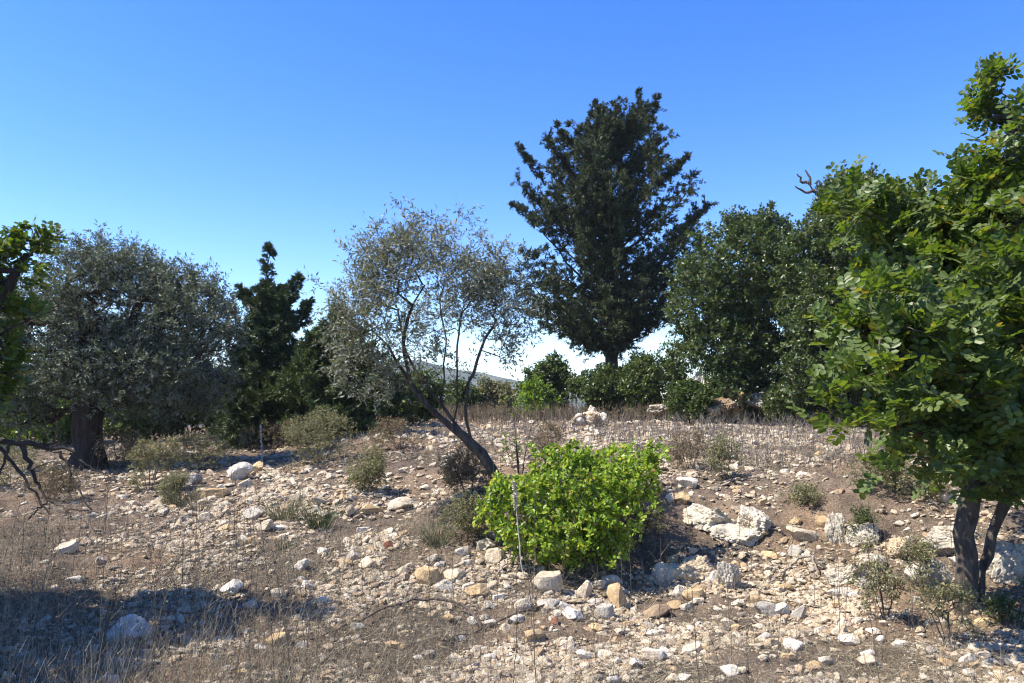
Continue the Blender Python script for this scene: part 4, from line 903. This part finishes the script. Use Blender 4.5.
stalks('dry_stalks', 'dense field of thin upright grey brown stalks across the terrace', 15000, (-60, 1090), (8.0, 24), (.10, .42),
       lambda px, py, x, d: np.clip((px - 380) / 200, .12, 1) * np.clip((478 - py) / 12, 0, 1) * np.clip(1 + fbm(xyz(x, d), 2, 4), .2, 1), 'stem', .0021, .26)
stalks('brown_weeds', 'russet dry weeds growing along the back of the terrace', 6000, (380, 900), (18.5, 27), (.2, .5), lambda px, py, x, d: np.clip(.9 + fbm(xyz(x, d) * .5, 2, 9), 0, 1), 'dryleaf', .004)
stalks('dry_grass', 'short dead grass standing among the stones of the near slope', 34000, (-60, 1090), (3.4, 9.5), (.06, .34),
       lambda px, py, x, d: np.clip((700 - px) / 420, .2, 1) * np.clip((py - 490) / 60, .05, 1) * np.clip(.8 + 1.2 * fbm(xyz(x, d) * .9, 2, 14), .03, 1), 'straw', .0011, .35, 2)

# individual tall dry stems close to the camera
def dry_stem(px, py, hpx, label, group=None, lean=0.0, branchy=6, r=.0028, mat='darkstem', name='dry_weed'):
    g = G(px, py); s = g[1] / FPX; H = hpx * s
    c = np.array([[0, 0, -.02], [lean * H * .3 + rng.normal() * .01, rng.normal() * .02, H * .45], [lean * H, rng.normal() * .04, H]])
    q = wob(c, 9, .003); T = Tubes(); T.add(q, np.linspace(r, r * .35, 9), 4)
    n = branchy; t = rng.uniform(.3, .97, n); idx = t * 8; i0 = idx.astype(int); P = q[i0] * (1 - (idx - i0))[:, None] + q[np.minimum(i0 + 1, 8)] * (idx - i0)[:, None]
    a = rdir(n); a[:, 2] = np.abs(a[:, 2]) + .7; L = H * rng.uniform(.06, .22, n)
    v = strands(P, a, L, r * .5, .1, 2); T.V.append(v[0]); T.F.append(v[1] + T.n); T.n += len(v[0])
    # seed heads
    e = P + unit(a) * L[:, None]; e = np.concatenate([e, P + rng.normal(size=P.shape) * .004]); lg = leaf_geo(e, rdir(len(e)), rdir(len(e)), .014, .010, T_RHOMB)
    T.V.append(lg[0]); T.F.append(lg[1] + T.n); T.n += len(lg[0])
    me = np_mesh(name, np.concatenate(T.V), np.concatenate(T.F), M[mat], False)
    return link(name, me, label=label, cat='dry plant', group=group, loc=g)
big = [(92, 680, 150, -.12, 'tall dry stem in front of the large white rock'), (100, 690, 200, .0, 'straight dry stem left of the large white rock'), (66, 690, 110, -.15, 'leaning dry stem in the deep shade'), (150, 660, 100, .25, 'bent dry stem right of the large white rock'),
       (293, 690, 130, -.2, 'long dark dry stem leaning in the near litter'), (275, 690, 170, -.12, 'thin dark stem curving up through the near litter'), (430, 640, 80, 0, 'thin upright stem left of the long arching stick end'), (513, 690, 110, .03, 'thin upright stem directly below the bright green bush'),
       (536, 690, 130, -.05, 'thin dark stem in front of the wedge shaped rock'), (700, 690, 110, -.06, 'dark stem pair in the near rubble'), (745, 690, 80, .1, 'short dark stem at the lower edge in the rubble'), (880, 690, 110, -.1, 'dark dry stem in front of the pale stone'),
       (20, 570, 90, .0, 'dry stem rising at the left edge of the view'), (40, 560, 70, .1, 'dry stem near the drooping bare branch'), (185, 600, 70, -.05, 'short stem behind the large white rock'), (250, 600, 90, 0, 'forked stem near the white and grey rock'), (480, 470, 50, 0, 'dead stem behind the leaning olive'),
       (590, 470, 60, .4, 'bare leaning twig above the bright green bush')]
for px, py, h, ln, lb in big: dry_stem(px, py, h, lb, lean=ln, branchy=9)
for k in range(140):
    px = rng.uniform(0, 260) if k < 72 else rng.uniform(260, 960); py = rng.uniform(520, 688)
    hp = rng.uniform(35, 125); ln = rng.normal() * .14
    kd = ('tall ' if hp > 95 else 'short ' if hp < 60 else '') + ('leaning' if abs(ln) > .12 else 'upright')
    dry_stem(px, py, hp, f'{kd} dry weed ' + where(px, py, kd), 'thin dry weeds standing on the near slope', ln, 6, .0022)

# pale dead flower spikes
def spike(px, py, hpx, headpx, label, lean=0):
    g = G(px, py); s = g[1] / FPX; H = hpx * s; hh = headpx * s
    root = link('dead_flower_spike', None, label=label, cat='dry plant', loc=g)
    q = wob(np.array([[0, 0, -.02], [lean * H * .5, 0, H * .5], [lean * H, 0, H]]), 12, .003); T = Tubes(); T.add(q, np.linspace(.006, .003, 12), 6); T.build('stem', M['palestem'], root)
    n = 160; t = 1 - rng.random(n) * hh / H; idx = t * 11; i0 = np.minimum(idx.astype(int), 10); P = q[i0] * (1 - (idx - i0))[:, None] + q[i0 + 1] * (idx - i0)[:, None]
    a = rdir(n); a[:, 2] += .5; lg = leaf_geo(P, a, rdir(n), .026, .014, T_OVAL); link('seed_head', np_mesh('seed_head', lg[0], lg[1], M['palestem']), root)
spike(523, 578, 92, 24, 'pale dead flower spike standing in front of the bright green bush', -.1)
spike(263, 464, 38, 30, 'pale flower stalk rising behind the tilted white slab', -.1)

# sticks
def stick(label, pts, r0, mat, forks=()):
    P = []
    for px, py, lift in pts:
        g = G(px, py); g[2] += lift; P.append(g)
    base = P[0].copy(); P = np.array(P) - base; T = Tubes(); q = wob(P, 22, .006); T.add(q, np.linspace(r0, r0 * .5, 22), 7)
    for fr in forks:
        Q = []
        for px, py, lift in fr:
            g = G(px, py); g[2] += lift; Q.append(g - base)
        q = wob(np.array(Q), 10, .004); T.add(q, np.linspace(r0 * .6, r0 * .25, 10), 5)
    link('fallen_stick', np_mesh('fallen_stick', np.concatenate(T.V), np.concatenate(T.F), M[mat], True), label=label, cat='stick', loc=base)
stick('long dark arching stick lying across the near litter', [(482, 632, .02), (470, 616, .06), (440, 609, .08), (400, 612, .06), (360, 625, .03), (310, 643, .02)], .011, 'darkwood')
stick('long dark stick lying below the wedge shaped rock', [(600, 604, .02), (560, 607, .03), (520, 617, .03), (482, 632, .02), (440, 645, .02)], .011, 'darkwood')
stick('curved pale stick lying on the bare earth slope', [(812, 568, .10), (800, 568, .08), (785, 577, .04), (762, 590, .015)], .014, 'deadwood', [[(812, 568, .1), (816, 574, .08), (818, 582, .02)]])
stick('dark twig crossing behind the curved pale stick', [(815, 570, .06), (830, 576, .04), (855, 582, .02)], .010, 'darkwood')
stick('short pale stick pointing to the left foot of the bright green bush', [(512, 562, .05), (500, 575, .03), (490, 584, .01)], .009, 'deadwood', [[(500, 575, .03), (508, 583, .02), (518, 586, .01)]])
stick('thin dark stick beside the large white rock', [(240, 604, .05), (190, 622, .04), (140, 612, .03), (95, 617, .02)], .007, 'darkwood')
stick('thin dark stick flat in the near rubble below the red stone', [(530, 650, .02), (560, 650, .02), (590, 649, .02)], .007, 'darkwood')
stick('straight pale stick on the slope by the grass tuft', [(280, 500, .06), (290, 511, .02)], .006, 'deadwood')
